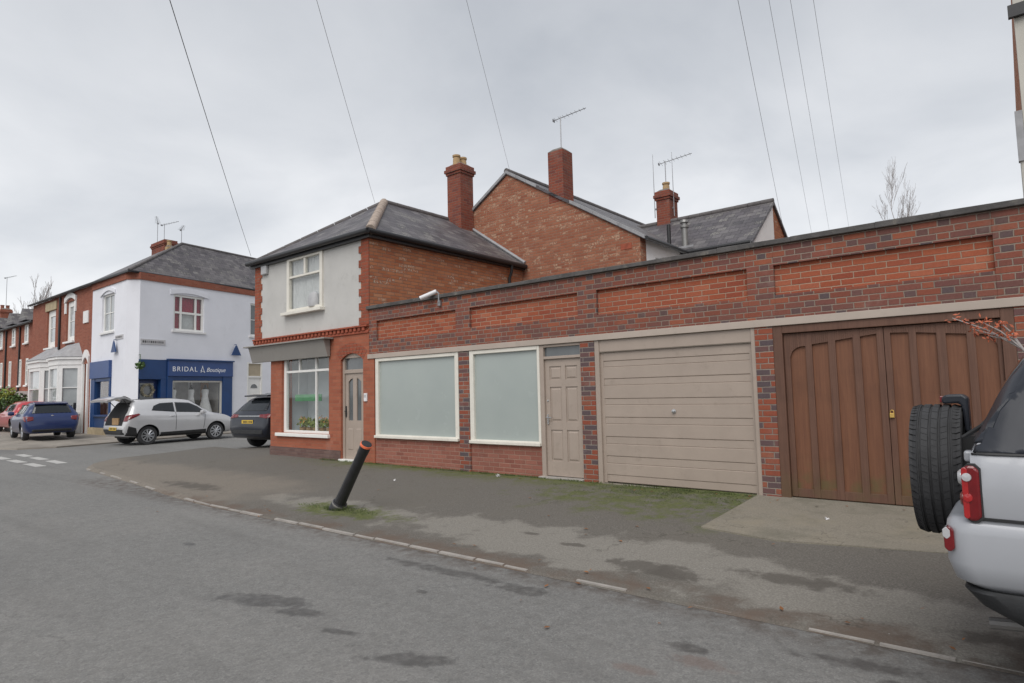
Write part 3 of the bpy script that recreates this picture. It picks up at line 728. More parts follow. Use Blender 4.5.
MB().box(X0, X1, YF + .29, YF + .3, Z0, Z1).build('room', 'wall_in', uw)
MB().lathe([(.0, 0), (.16, .0), (.19, .12), (.14, .3), (.05, .36), (.0, .36)], 20, 'z', (-12.72, YF + .07, Z0 + .05)).build('vase', 'steel_box', uw, smooth=True)
# shop door, arched frame with two glazed slots
y = YF + .05
f = MB(); f.box(-11.655, -11.59, y, y + .1, .18, 2.46).box(-10.94, -10.875, y, y + .1, .18, 2.46).box(-11.59, -10.94, y + .002, y + .1, 2.07, 2.15).box(-11.59, -10.94, y + .002, y + .1, 2.40, 2.46)
for i in range(10):
    a0, a1 = i / 10, (i + 1) / 10
    zt = lambda t: 2.46 + .14 * math.sin(math.pi * t)
    f.prism([(-11.655 + .78 * a0, 2.455), (-11.655 + .78 * a1, 2.455), (-11.655 + .78 * a1, zt(a1)), (-11.655 + .78 * a0, zt(a0))], 'y', y, y + .09)
fr = f.build('door_frame', 'taupe', S, bevel=.004)
MB().box(-11.60, -10.93, y + .05, y + .056, 2.13, 2.42).build('transom_pane', 'glass_house', fr)
slots = [(-11.49, -11.33, 1.05, 1.97), (-11.20, -11.04, 1.05, 1.97)]
m = MB(); m.wall(-11.588, -10.942, .225, 2.068, y + .03, y + .075, slots); 
for (a, b) in ((-11.50, -11.31), (-11.22, -11.03)):
    m.add([(a, y + .028, .42), (b, y + .028, .42), (b, y + .028, .88), (a, y + .028, .88), (a + .02, y + .018, .44), (b - .02, y + .018, .44), (b - .02, y + .018, .86), (a + .02, y + .018, .86)],
          [(0, 1, 2, 3), (4, 5, 6, 7), (0, 1, 5, 4), (1, 2, 6, 5), (2, 3, 7, 6), (3, 0, 4, 7)])
for (a, b, c, d) in slots: m.prism([(a, d), (b, d), (b, d - .01), ((a + b) / 2, d - .03), (a, d - .09)] if a < -11.3 else [(a, d), (b, d), (b, d - .09), ((a + b) / 2, d - .03), (a, d - .01)], 'y', y + .031, y + .07)
dl = m.build('door', 'taupe', S, bevel=.003)
for (a, b, c, d) in slots: MB().box(a - .005, b + .005, y + .055, y + .06, c - .005, d + .005).build('pane', 'glass_house', dl)
MB().box(-11.575, -11.545, y + .012, y + .03, 1.12, 1.36).tube([(-11.56, y + .02, 1.25), (-11.56, y - .02, 1.25), (-11.49, y - .022, 1.25)], .01, 8).build('handle', 'black', dl)
MB().box(-11.70, -10.85, YF - .05, YF + .1, .16, .222).build('threshold', 'white', fr, bevel=.008)
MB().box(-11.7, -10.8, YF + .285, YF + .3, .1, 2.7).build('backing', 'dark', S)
# hipped roof
EZ, RZ, XM, YA, YB = 5.07, 6.72, -13.0, 10.63, 13.56
ex0, ex1, ey = -15.46, -10.54, YF - .10
def slope(pts, th=.07):
    m = MB(); n = len(pts); a = Vector(pts[0]); nrm = (Vector(pts[1]) - a).cross(Vector(pts[2]) - a).normalized()
    if nrm.z < 0: nrm = -nrm
    return m.add([Vector(p) for p in pts] + [Vector(p) - nrm * th for p in pts], [tuple(range(n)), tuple(range(2 * n - 1, n - 1, -1))] + [(i, i + n, (i + 1) % n + n, (i + 1) % n) for i in range(n)])
rf = slope([(ex0, ey, EZ), (ex1, ey, EZ), (XM, YA, RZ)]).build('roof', 'slate_x', S)
slope([(ex1, ey, EZ), (ex1, YB, EZ), (XM, YB, RZ), (XM, YA, RZ)]).build('side_slope', 'slate_y', rf)
slope([(ex0, ey, EZ), (XM, YA, RZ), (XM, YB, RZ), (ex0, YB, EZ)]).build('side_slope', 'slate_y', rf)
def ridge(a, b, r, n, mat, parent, name='ridge_tiles'):
    a, b = Vector(a), Vector(b); d = b - a; m = MB()
    for i in range(n):
        p, q2 = a + d * (i / n), a + d * ((i + .97) / n)
        m.tube([p, q2], [r * 1.04, r], 10)
    return m.build(name, mat, parent, smooth=True)
ridge((ex1 + .03, ey + .03, EZ + .0), (XM, YA, RZ), .105, 7, 'ridge_tile', rf)
ridge((ex0 + .03, ey + .03, EZ), (XM, YA, RZ), .06, 8, 'ridge_dark', rf)
ridge((XM, YA, RZ), (XM, YB, RZ), .075, 7, 'ridge_dark', rf)
MB().tube([(ex1, YB - .02, EZ + .06), (XM, YB - .02, RZ + .06)], .05, 6).build('flashing', 'lead', rf)
gt = MB()
gt.tube([(ex0 - .03, ey - .05, EZ - .03), (ex1 + .05, ey - .05, EZ - .03)], .062, 10).tube([(ex1 + .05, ey - .05, EZ - .03), (ex1 + .05, YB - .05, EZ - .06)], .062, 10)
gt.box(ex0 + .0, ex1, ey + .02, YF + .005, EZ - .15, EZ - .055).box(XRr + .003, ex1 - .0, YF + .01, YB - .02, EZ - .15, EZ - .055)
gt.build('gutter', 'black', S, smooth=True)
MB().tube([(ex1 + .05, 12.9, 4.98), (ex1 + .02, 12.92, 4.8), (XRr + .06, 12.92, 4.62), (XRr + .06, 12.92, 3.1)], .04, 8).build('downpipe', 'black', S, smooth=True)
# chimney of the corner shop
def chimney(par, x0, x1, y0, y1, z0, z1, pots=2, pot='pot', mat='brick_stack', band=True, cap=True):
    c = MB(); c.box(x0, x1, y0, y1, z0, z1 - (.28 if band else 0))
    if band:
        for i, (g, h0, h1) in enumerate(((.03, .28, .21), (.065, .208, .11), (.03, .108, 0))): c.box(x0 - g, x1 + g, y0 - g, y1 + g, z1 - h0, z1 - h1)
    o = c.build('chimney', mat, par, bevel=.008)
    if cap:
        g = .0; xm, ym = (x0 + x1) / 2, (y0 + y1) / 2; e = .6
        MB().add([(x0 - g, y0 - g, z1 + .002), (x1 + g, y0 - g, z1 + .002), (x1 + g, y1 + g, z1 + .002), (x0 - g, y1 + g, z1 + .002)] + [(xm + (a - xm) * e, ym + (b - ym) * e, z1 + .09) for a, b in ((x0, y0), (x1, y0), (x1, y1), (x0, y1))],
                 [(0, 3, 2, 1), (4, 5, 6, 7), (0, 1, 5, 4), (1, 2, 6, 5), (2, 3, 7, 6), (3, 0, 4, 7)]).build('mortar_cap', 'cap', o)
    for i in range(pots):
        py = y0 + (y1 - y0) * (i + .5) / max(pots, 1)
        MB().lathe([(.11, z1 + .03), (.105, z1 + .2), (.095, z1 + .26), (.12, z1 + .28), (.12, z1 + .33), (.085, z1 + .33), (.08, z1 + .2)], 16, 'z', ((x0 + x1) / 2, py, 0)).build('chimney_pot', pot, o, smooth=True)
    return o
chimney(S, -12.98, -12.44, 13.0, 13.55, 5.2, 8.30, 2)
# ------------------------------------------------------------------ gable house behind the workshop
YG = 13.56
G = thing('gable_house', 'tall house with weathered blank brick gable and square chimney rising behind the workshop', 'house', (-11.1, YG, .2))
AX, AZ, SL_ = -11.12, 7.80, .618
gx0, gx1 = -15.2, -7.02
zat = lambda x: AZ - abs(x - AX) * SL_
MB().prism([(gx0, .1), (gx1, .1), (gx1, zat(gx1)), (AX, AZ), (gx0, zat(gx0))], 'y', YG, YG + .3).build('gable_wall', 'brick_gable', G)
w = MB(); w.wall(YG + .3, 21., .1, zat(gx1), -.3, 0., [(14.35, 15.0, 4.3, 4.86)]); w.v = [Vector((gx1 + q.y, q.x, q.z)) for q in w.v]
w.build('flank_wall', 'white_render', G)
MB().box(gx1 - .1, gx1 - .09, 14.3, 15.05, 4.25, 4.9).build('window', 'glass_house', G)
e = .16
rg = slope([(AX, YG - .05, AZ + .06), (AX, 22, AZ + .06), (gx1 + e, 22, zat(gx1 + e) + .06), (gx1 + e, YG - .05, zat(gx1 + e) + .06)]).build('roof', 'slate_y', G)
slope([(AX, YG - .05, AZ + .06), (gx0 - e, YG - .05, zat(gx0 - e) + .06), (gx0 - e, 22, zat(gx0 - e) + .06), (AX, 22, AZ + .06)]).build('side_slope', 'slate_y', rg)
ridge((AX, YG - .05, AZ + .07), (AX, 22, AZ + .07), .08, 14, 'ridge_dark', rg)
for sx in (-1, 1):
    v = MB()
    for i in range(12):
        a, b = i / 12, (i + .98) / 12; L = (gx1 + e - AX) if sx > 0 else (AX - gx0 + e)
        xa, xb = AX + sx * L * a, AX + sx * L * b
        if -9.72 < max(xa, xb) and min(xa, xb) < -9.1:
            v.build('verge', 'lead', rg); v = MB(); continue
        v.prism([(xa, zat(xa) + .0), (xb, zat(xb) + .0), (xb, zat(xb) + .085), (xa, zat(xa) + .085)], 'y', YG - .06, YG + .1)
    v.build('verge', 'lead', rg)
MB().tube([(gx1 + e + .02, YG - .02, zat(gx1 + e) + .02), (gx1 + e + .02, 16.6, zat(gx1 + e) + .02)], .055, 8).build('gutter', 'black', G)
c = chimney(G, -9.68, -9.20, YG - .003, YG + .48, 6.61, 8.03, 0, band=False)
MB().box(-7.55, -7.25, YG - .01, YG + .02, 5.0, 5.14).build('air_brick', 'tile_red', G)

# ------------------------------------------------------------------ slate roofed house further back
H = thing('slate_house', 'rear house with grey slate roof, white painted gable and small chimney behind the workshop', 'house', (-7.3, 18, .2))
hx0, hx1 = -10.0, -5.21
hf = MB().prism([(16.1, .1), (20., .1), (20., 5.25), (18., 6.62), (16.1, 5.25)], 'x', hx1 - .25, hx1).build('gable_wall', 'brick_side', H)
MB().prism([(16.1, .1), (18., .1), (18., 6.60), (16.1, 5.23)], 'x', hx1 + .002, hx1 + .012).build('white_gable_face', 'white_render', hf)
MB().box(hx0, hx1 - .26, 16.1, 16.35, .1, 5.2).build('front_wall', 'white_render', H)
rh = slope([(hx0, 15.95, 5.22), (hx1 + .06, 15.95, 5.22), (hx1 + .06, 18, 6.72), (hx0, 18, 6.72)]).build('roof', 'slate_x', H)
slope([(hx0, 18, 6.72), (hx1 + .06, 18, 6.72), (hx1 + .06, 20.1, 5.22), (hx0, 20.1, 5.22)]).build('rear_slope', 'slate_x', rh)
ridge((hx0 + .6, 18, 6.73), (hx1 + .06, 18, 6.73), .075, 12, 'ridge_dark', rh)
MB().tube([(-8.0, 15.88, 5.2), (hx1 + .05, 15.88, 5.2)], .06, 8).build('gutter', 'black', H)
chimney(H, -8.66, -8.22, 17.9, 18.5, 6.2, 7.72, 1)
MB().tube([(-7.35, 15.9, 4.6), (-7.35, 15.9, 6.05)], .055, 8).build('soil_pipe', 'black', H)
MB().lathe([(.085, 5.4), (.085, 5.98), (.12, 5.99), (.12, 6.05), (.075, 6.06), (.075, 6.12), (.12, 6.13), (.11, 6.2), (.0, 6.22)], 14, 'z', (-7.07, 16.3, 0)).build('boiler_flue', 'flue', H, smooth=True)
MB().box(-7.28, -6.72, 16.02, 16.06, 5.36, 5.42).build('flashing', 'lead', rh)
# ------------------------------------------------------------------ tall cream house at the right edge
K = thing('cream_house', 'tall cream rendered house with black gutter at the right edge behind the workshop', 'house', (3, 14, .2))
kw = MB().wall(.24, 7., .1, 9.0, 14., 14.3, [(1.2, 2.2, 5.6, 7.2)]).build('front_wall', 'cream_wall', K)
MB().box(.24, .5, 14.301, 22, .1, 9.).build('side_wall', 'brick_side', K)
window(K, 1.2, 2.2, 5.6, 7.2, 14.08, sill='stone_sill', hbars=(6.4,))
MB().box(.16, 7.2, 13.9, 13.998, 7.98, 8.2).build('gutter', 'black', K)
MB().box(.13, .235, 13.97, 14.12, 5.4, 6.3).build('downpipe_hopper', 'lead', K)
MB().tube([(.19, 14.04, 5.4), (.19, 14.04, 3.0)], .04, 8).build('downpipe', 'cream_wall', K)
slope([(.1, 13.8, 9.0), (7.2, 13.8, 9.0), (7.2, 18, 11.4), (.1, 18, 11.4)]).build('roof', 'slate_x', K)

# ------------------------------------------------------------------ white bridal shop on the far corner
B = thing('bridal_shop', 'white two-storey corner shop with royal blue shopfront and hipped slate roof', 'shop building', (-30, 12, .15))
WY = 9.83; al = R(-11.5)
P0 = Vector((-28.13, 10.2, 0))
T = Vector((math.sin(al), math.cos(al), 0)); Nn = Vector((math.cos(al), -math.sin(al), 0))
SX = Matrix(((T.x, -Nn.x, 0, P0.x), (T.y, -Nn.y, 0, P0.y), (0, 0, 1, 0), (0, 0, 0, 1)))   # local: x along street, y into the wall
FX0, FX1 = -32.52, -28.5
SLen = 12.
ZC, ZE = 6.58, 6.88
m = MB(); m.wall(FX0, FX1, .1, ZC, WY, WY + .25, [(-32.25, -29.98, .45, 3.3), (-31.30, -29.85, 4.56, 6.22)]); m.build('front_wall', 'white_wall', B)
m = MB(SX); m.wall(.0, SLen, .1, ZC, 0, .25, [(-.0, 4.41, .1, 3.28), (1.48, 2.95, 4.58, 6.16), (5.3, 6.2, .1, 3.3), (5.45, 6.7, 4.6, 6.2)]); m.build('street_wall', 'white_wall', B)
# chamfered corner
a, b = Vector((FX1, WY, 0)), P0
MB().add([(a.x, a.y, .1), (b.x, b.y, .1), (b.x - .25, b.y + .1, .1), (a.x - .1, a.y + .25, .1), (a.x, a.y, ZC), (b.x, b.y, ZC), (b.x - .25, b.y + .1, ZC), (a.x - .1, a.y + .25, ZC)],
         [(0, 3, 2, 1), (4, 5, 6, 7), (0, 1, 5, 4), (1, 2, 6, 5), (2, 3, 7, 6), (3, 0, 4, 7)]).build('corner_wall', 'white_wall', B)
# red brick cornice
m = MB(); m.box(FX0, FX1, WY - .05, WY + .24, ZC + .001, ZE); m.add([(FX1 - .002, WY - .05, ZC + .001), (b.x + .06, b.y - .02, ZC + .001), (b.x - .2, b.y + .2, ZC + .001), (FX1 - .002, WY + .24, ZC + .001), (FX1 - .002, WY - .05, ZE), (b.x + .06, b.y - .02, ZE), (b.x - .2, b.y + .2, ZE), (FX1 - .002, WY + .24, ZE)],
         [(0, 3, 2, 1), (4, 5, 6, 7), (0, 1, 5, 4), (1, 2, 6, 5), (2, 3, 7, 6), (3, 0, 4, 7)]); m.build('brick_cornice', 'brick_far', B)
MB(SX).box(-.02, SLen, -.05, .24, ZC + .001, ZE).build('brick_cornice', 'brick_far', B)
# roof: front wing hip
apex = Vector((-30.72, 12.9, 8.98)); far = apex + T * 10
o = .14
c0 = Vector((FX0 - 1., WY - o, ZE + .03)); c1 = Vector((P0.x + .05, WY - o + .05, ZE + .03)); c2 = c1 + T * 12 + Vector((.05, .2, 0))
rb = slope([c1, c2, far + T * 2, apex]).build('roof', 'slate_y', B)
slope([c0, c1, apex, Vector((FX0 - 1., 12.9, 8.98))]).build('front_slope', 'slate_x', rb)
ridge(c1, apex, .06, 10, 'ridge_dark', rb); ridge(apex, far, .06, 14, 'ridge_dark', rb)
MB().tube([c0 + Vector((0, -.04, -.03)), c1 + Vector((.02, -.04, -.03)), c2 + Vector((.04, 0, -.03))], .05, 8).build('gutter', 'black', B)
# upper windows
def arch_hood(xf, x0, x1, z, y, mat, par, h=.2, t=.15, name='window_hood'):
    m = MB(xf); n = 10
    for i in range(n):
        f0, f1 = i / n, (i + 1) / n
        zz_ = lambda f: z + h * math.sin(math.pi * f)
        xx = lambda f: x0 + (x1 - x0) * f
        m.prism([(xx(f0), zz_(f0)), (xx(f1), zz_(f1)), (xx(f1), zz_(f1) + t), (xx(f0), zz_(f0) + t)], 'y', y - .05, y + .02)
    return m.build(name, mat, par)
w1 = window(B, 1.48, 2.95, 4.58, 6.16, .06, xf=SX, fw=.09, pane='glass', vbars=(1.86, 2.57), hbars=(5.38,), sill='stone_sill', sill_out=.12, bar=.09)
arch_hood(SX, 1.3, 3.13, 6.13, 0, 'white_wall', w1, .12, .2)
MB(SX).box(1.55, 1.85, .2, .21, 4.6, 6.14).box(2.6, 2.9, .2, .21, 4.6, 6.14).box(1.9, 2.55, .2, .21, 5.35, 6.14).build('curtain', 'curtain_red', w1)
MB(SX).box(1.9, 2.55, .185, .19, 4.6, 5.4).build('net_curtain', 'curtain', w1)
MB(SX).box(1.4, 3.05, .3, .31, 4.5, 6.2).build('room', 'wall_in', w1)
window(B, 5.45, 6.7, 4.6, 6.2, .06, xf=SX, fw=.08, pane='glass_house', hbars=(5.4,), sill='stone_sill', sill_out=.12)
w2 = window(B, -31.30, -29.85, 4.56, 6.22, WY + .08, fw=.08, pane='glass_sash', vbars=(-30.6,), hbars=(5.4,), sill='stone_sill', sill_out=.16)
arch_hood(None, -31.45, -29.7, 6.16, WY, 'white_wall', w2, .2, .16)
# front shopfront
f = MB(); f.box(-32.27, -31.8, WY - .06, WY + .2, .45, 2.58).box(-30.1, -29.96, WY - .06, WY + .2, .45, 2.58).box(-31.8, -30.1, WY - .05, WY + .2, .45, 1.0).box(-31.8, -30.1, WY - .04, WY + .2, 2.44, 2.58)
sf = f.build('front_shopfront', 'blue', B, bevel=.01)
MB().box(-31.82, -30.08, WY - .14, WY - .051, .93, 1.0).build('sill', 'blue', sf)
MB().box(-32.29, -29.95, WY - .12, WY + .2, 2.582, 3.32).build('fascia_board', 'blue_sign', sf, bevel=.01)
MB().box(-31.8, -30.1, WY + .06, WY + .065, 1.0, 2.44).build('pane', 'glass', sf)
MB().box(-31.9, -30.0, WY + .9, WY + .92, .6, 2.6).build('back_panel', 'curtain', sf)
MB().box(-32.4, -29.0, WY - .1, WY - .001, .1, .449).build('plinth', 'stone', B)
# street shopfront: recessed door bay, pilasters, fascia, window
f = MB(SX); f.box(1.21, 1.46, -.06, .24, .1, 2.585).box(3.93, 4.43, -.06, .24, .1, 2.585).box(1.46, 3.93, -.05, .2, .1, .85).box(1.46, 3.93, -.03, .2, 2.40, 2.585)
f.box(-.0, 1.21, -.02, .24, 2.45, 3.27).box(.95, 1.21, -.02, .24, .1, 2.449)
ss = f.build('street_shopfront', 'blue', B, bevel=.008)
MB(SX).box(1.23, 4.43, -.10, .24, 2.587, 3.27).build('fascia_board', 'blue_sign', ss, bevel=.01)
MB(SX).box(1.19, 4.47, -.16, .02, 3.272, 3.33).build('cornice', 'blue', ss)
SXs = SX @ Matrix.Translation((1.40, -.101, 2.80)) @ TXT
text_mesh('lettering', 'BRIDAL', .30, 'letter', ss, SXs, .006, 0, 'LEFT', 1.25)
text_mesh('script_lettering', 'Boutique', .27, 'letter', ss, SX @ Matrix.Translation((3.02, -.101, 2.80)) @ TXT, .004, .35)
m = MB(SX)
for px, tp in ((2.78, 0), (2.88, 0)): m.tube([(px + (.06 if px < 2.8 else -.06), -.108, 3.06), (px - (.03 if px < 2.8 else -.05), -.108, 2.76)], .012, 5)
m.tube([(2.72, -.108, 2.84), (2.96, -.108, 2.78)], .01, 5).build('emblem', 'letter', ss)
wf = MB(SX); wf.box(1.46, 1.54, .02, .09, .85, 2.40).box(3.85, 3.93, .02, .09, .85, 2.40).box(1.54, 3.85, .02, .09, 2.33, 2.40).box(1.54, 3.85, .02, .09, .85, .92)
wo = wf.build('shop_window', 'cream', ss)
MB(SX).box(1.5, 3.9, .05, .056, .88, 2.37).build('pane', 'glass', wo)
MB(SX).box(1.4, 4.0, 1.1, 1.15, .6, 2.7).box(1.4, 1.44, .25, 1.1, .6, 2.7).box(3.96, 4.0, .25, 1.1, .6, 2.7).build('interior_walls', 'wall_in', ss)
MB(SX).box(1.45, 3.95, .24, 1.1, .74, .78).build('display_floor', 'card', ss)
m = MB(SX)
for px in (2.25, 2.95, 3.1): m.box(px, px + .06, 1.04, 1.08, .8, 2.6)
m.build('inner_posts', 'white', ss)
MB(SX).box(3.45, 3.85, .85, .88, 1.2, 2.38).build('amber_curtain', 'gold', ss)
dr = panel_leaf(.05, .93, .15, 2.42, .22, [(.2, .78, 1.0, 2.3), (.2, .78, .3, .85)]); dr.xf = None
dd = MB(SX); dd.add(dr.v, dr.f); dd = dd.build('shop_door', 'blue_dark', ss)
MB(SX).box(.2, .78, .218, .222, 1.0, 2.3).build('pane', 'glass_house', dd)
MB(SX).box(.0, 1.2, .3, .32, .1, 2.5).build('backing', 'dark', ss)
# white side door
wd = MB(SX); wd.box(5.3, 5.38, .0, .1, .1, 3.3).box(6.12, 6.2, .0, .1, .1, 3.3).box(5.38, 6.12, .0, .1, 2.56, 2.64).box(5.38, 6.12, .0, .1, 3.24, 3.3)
wdf = wd.build('side_door', 'white', B)
MB(SX).box(5.38, 6.12, .06, .1, .12, 2.56).build('leaf', 'white', wdf)
MB(SX).box(5.38, 6.12, .05, .06, 2.64, 3.24).build('transom_pane', 'curtain_tan', wdf)
m = MB(SX); m.prism([(5.75 + .2 * math.cos(math.pi * i / 8), 2.05 + .2 * math.sin(math.pi * i / 8)) for i in range(9)], 'y', .05, .062); m.build('fan_light', 'glass_house', wdf)
# chimney


# hanging things on the bridal shop
def tri_sign(xf, x, z, s, name, label):
    m = MB(xf); m.prism([(x - s, z), (x + s, z), (x + .12 * s, z + 1.75 * s), (x - .12 * s, z + 1.75 * s)], 'y', -.14, -.10)
    m.tube([(x, -.12, z + 1.7 * s), (x, -.12, z + 2.0 * s), (x, .0, z + 2.0 * s)], .015, 6)
    return solo(m, name, 'blue', label, 'shop sign', 'blue triangular signs on the bridal shop')
tri_sign(SX, 4.58, 3.6, .26, 'triangular_sign', 'blue triangular sign high on the white wall right of the BRIDAL fascia')
XF = Matrix.Translation((0, WY, 0))
tri_sign(XF, -29.45, 3.62, .26, 'triangular_sign', 'blue triangular sign on the narrow front wall of the white corner shop')
npl = thing('street_nameplate', 'worn grey street nameplate on the white wall above the blue shop door', 'nameplate', tuple(SX @ Vector((.6, 0, 4.))))
MB(SX).box(.05, 1.12, -.025, -.001, 3.90, 4.12).build('plate', 'plate_white', npl)
m = MB(SX); rr = random.Random(2)
for i in range(11): m.box(.13 + i * .085, .13 + i * .085 + rr.uniform(.03, .055), -.028, -.0255, 3.965, 4.055)
m.build('worn_lettering', 'plate_black', npl)
npl = thing('street_nameplate', 'small grey street nameplate above the blue triangular sign on the narrow front', 'nameplate', (-29.3, WY, 4.2))
MB(XF).box(-29.6, -28.75, -.025, -.001, 4.15, 4.33).build('plate', 'plate_white', npl)
m = MB(XF)
for i in range(9): m.box(-29.53 + i * .083, -29.53 + i * .083 + rr.uniform(.03, .05), -.028, -.0255, 4.2, 4.28)
m.build('worn_lettering', 'plate_black', npl)
def leaf_ball(c, r, n, size, seed, mb=None, flat=.8):
    rr = random.Random(seed); m = mb or MB()
    for i in range(n):
        d = Vector((rr.gauss(0, 1), rr.gauss(0, 1), rr.gauss(0, 1))).normalized() * r * rr.random() ** .4
        p = Vector(c) + Vector((d.x, d.y, d.z * flat)); a = Vector((rr.gauss(0, 1), rr.gauss(0, 1), rr.gauss(0, 1))).normalized(); b2 = a.orthogonal().normalized()
        s = size * rr.uniform(.6, 1.3)
        m.add([p - a * s, p + b2 * s * .45, p + a * s, p - b2 * s * .45], [(0, 1, 2, 3)])
    return m
c = SX @ Vector((-.12, -.3, 3.0))
solo(leaf_ball(c, .2, 160, .06, 4).tube([c + Vector((0, 0, .2)), c + Vector((0, 0, .45)), SX @ Vector((.0, .0, 3.45))], .012, 5), 'hanging_basket', 'leaf_g', 'bright green hanging plant on the corner of the white bridal shop', 'hanging plant', loc=tuple(c))
c = SX @ Vector((.5, .17, 2.0)); m = MB()
for i in range(60):
    a = 2 * math.pi * i / 60; m = leaf_ball(SX @ Vector((.5 + .24 * math.cos(a), .17, 2.0 + .24 * math.sin(a))), .06, 5, .045, i, m)
solo(m, 'door_wreath', 'wreath', 'pale floral wreath hanging on the blue shop door', 'wreath', loc=tuple(c))
def dress(x, y, h, w, label):
    o = SX @ Vector((x, y, .78)); d = thing('dress_form', label, 'dress form', tuple(o), 'wedding dresses in the bridal shop window')
    def shift(pr): return MB().lathe(pr, 18, 'z', (o.x, o.y, 0)).add([], [])
    shift([(w, .80), (w * .82, 1.1), (w * .5, 1.5), (w * .36, 1.72), (w * .46, 1.95), (w * .40, 2.02)]).build('dress', 'dress', d, smooth=True)
    shift([(w * .33, 2.021), (w * .25, 2.1), (.05, 2.13), (.045, 2.22), (.0, 2.22)]).build('bust', 'hair', d, smooth=True)
dress(1.85, .55, 1, .36, 'white wedding dress on the leftmost black form in the shop window')
dress(2.78, .6, 1, .30, 'slim white wedding dress on the black form mid window')
dress(3.42, .5, 1, .34, 'full white wedding dress beside the amber curtain in the window')

# ------------------------------------------------------------------ red brick bay-windowed house and terrace to its left
Y_ = thing('bay_house', 'red brick house with two white bay windows joined to the white bridal shop', 'house', (-37, WY, .2))
bx0, bx1 = -41.9, -32.53
MB().wall(bx0, bx1, .1, ZE, WY + .02, WY + .28, [(-39.3, -37.9, 4.38, 6.3), (-36.2, -34.95, 4.5, 6.45), (-33.4, -32.9, .1, 3.3)]).build('front_wall', 'brick_far', Y_)
MB().box(bx0, bx0 + .28, WY + .281, 16, .1, ZE).build('side_wall', 'brick_far', Y_)
ra = slope([(bx0 - .15, WY - o, ZE + .02), (FX0 - 1.0, WY - o, ZE + .02), (FX0 - 1., 13.6, 8.9), (bx0 - .15, 13.6, 8.9)]).build('roof', 'slate_x', Y_)
MB().tube([(bx0 - .1, WY - o - .04, ZE), (FX0 - 1., WY - o - .04, ZE)], .05, 8).build('gutter', 'black', Y_)
wa = window(Y_, -39.3, -37.9, 4.38, 6.3, WY + .1, fw=.3, pane='glass_sash', hbars=(5.4,), sill='stone_sill', sill_out=.2)
MB().box(-39.5, -37.7, WY - .03, WY + .02, 6.3, 6.72).build('lintel', 'stone', wa)
wb = window(Y_, -36.2, -34.95, 4.5, 6.45, WY + .1, fw=.25, pane='glass_sash', hbars=(5.5,), sill='stone_sill', sill_out=.2)
arch_hood(None, -36.4, -34.75, 6.4, WY, 'stone_sill', wb, .22, .25); MB().box(-36.4, -36.2, WY - .03, WY + .02, 5.9, 6.4).box(-34.95, -34.75, WY - .03, WY + .02, 5.9, 6.4).build('surround', 'stone_sill', wb)
MB().box(-33.65, -33.0, WY - .03, WY + .018, 5.2, 5.75).build('wall_plaque', 'stone_sill', Y_)
MB().tube([(-37.05, WY - .04, 6.8), (-37.05, WY - .04, 4.2)], .05, 8).build('downpipe', 'black', Y_)
chimney(Y_, -35.3, -33.7, 13.3, 13.9, 8.2, 9.78, 0); chimney(Y_, -33.38, -33.1, 13.2, 13.5, 8.2, 9.3, 1, band=False, mat='pot')
dp = arch_hood(None, -33.55, -32.75, 3.3, WY, 'stone_sill', Y_, .3, .35, 'door_surround')
MB().box(-33.55, -33.38, WY - .06, WY + .018, .1, 3.3).box(-32.92, -32.75, WY - .06, WY + .018, .1, 3.3).build('jamb', 'stone_sill', dp)
MB().box(-33.38, -32.92, WY + .1, WY + .14, .1, 3.3).build('front_door', 'white', Y_)
def bay(x0, x1):
    d = .75; c = .55; pts = [(x0, WY + .015), (x0 + c, WY - d), (x1 - c, WY - d), (x1, WY + .015)]
    def ring(z0, z1, g=0):
        q = [(x0 - g, WY + .015), (x0 + c - g * .6, WY - d - g), (x1 - c + g * .6, WY - d - g), (x1 + g, WY + .015)]
        return q, z0, z1
    m = MB(); 
    for (z0, z1, g) in ((.15, 1.02, 0), (1.02, 1.12, .06)):
        q, a, b2 = ring(z0, z1, g); m.prism(q, 'z', a, b2)
    bo = m.build('bay_window', 'stone_sill', Y_); m = MB()
    for (z0, z1, g) in ((3.3, 3.552, .03), (3.552, 3.66, .1)):
        q, a, b2 = ring(z0, z1, g); m.prism(q, 'z', a, b2)
    m.build('bay_cornice', 'stone_sill', bo)
    q, _, _ = ring(0, 0, .13)
    MB().add([(a, b2, 3.67) for a, b2 in q] + [((x0 + x1) / 2 - .8, WY + .015, 4.35), ((x0 + x1) / 2 + .8, WY + .015, 4.35)], [(0, 1, 4), (1, 2, 5, 4), (2, 3, 5), (0, 3, 2, 1), (0, 4, 5, 3)]).build('bay_roof', 'lead', bo)
    for (pa, pb) in zip(pts, pts[1:]):
        A, Bv = Vector((*pa, 0)), Vector((*pb, 0)); L = (Bv - A).length; ax = (Bv - A).normalized(); ay = Vector((-ax.y, ax.x, 0))
        xf = Matrix(((ax.x, ay.x, 0, A.x), (ax.y, ay.y, 0, A.y), (0, 0, 1, 0), (0, 0, 0, 1)))
        window(bo, .01, L - .01, 1.122, 3.298, .0, xf=xf, fw=.16, depth=.14, frame='stone_sill', pane='glass_sash', hbars=(2.25,), name='sash')
bay(-36.3, -33.75); bay(-39.6, -36.5)

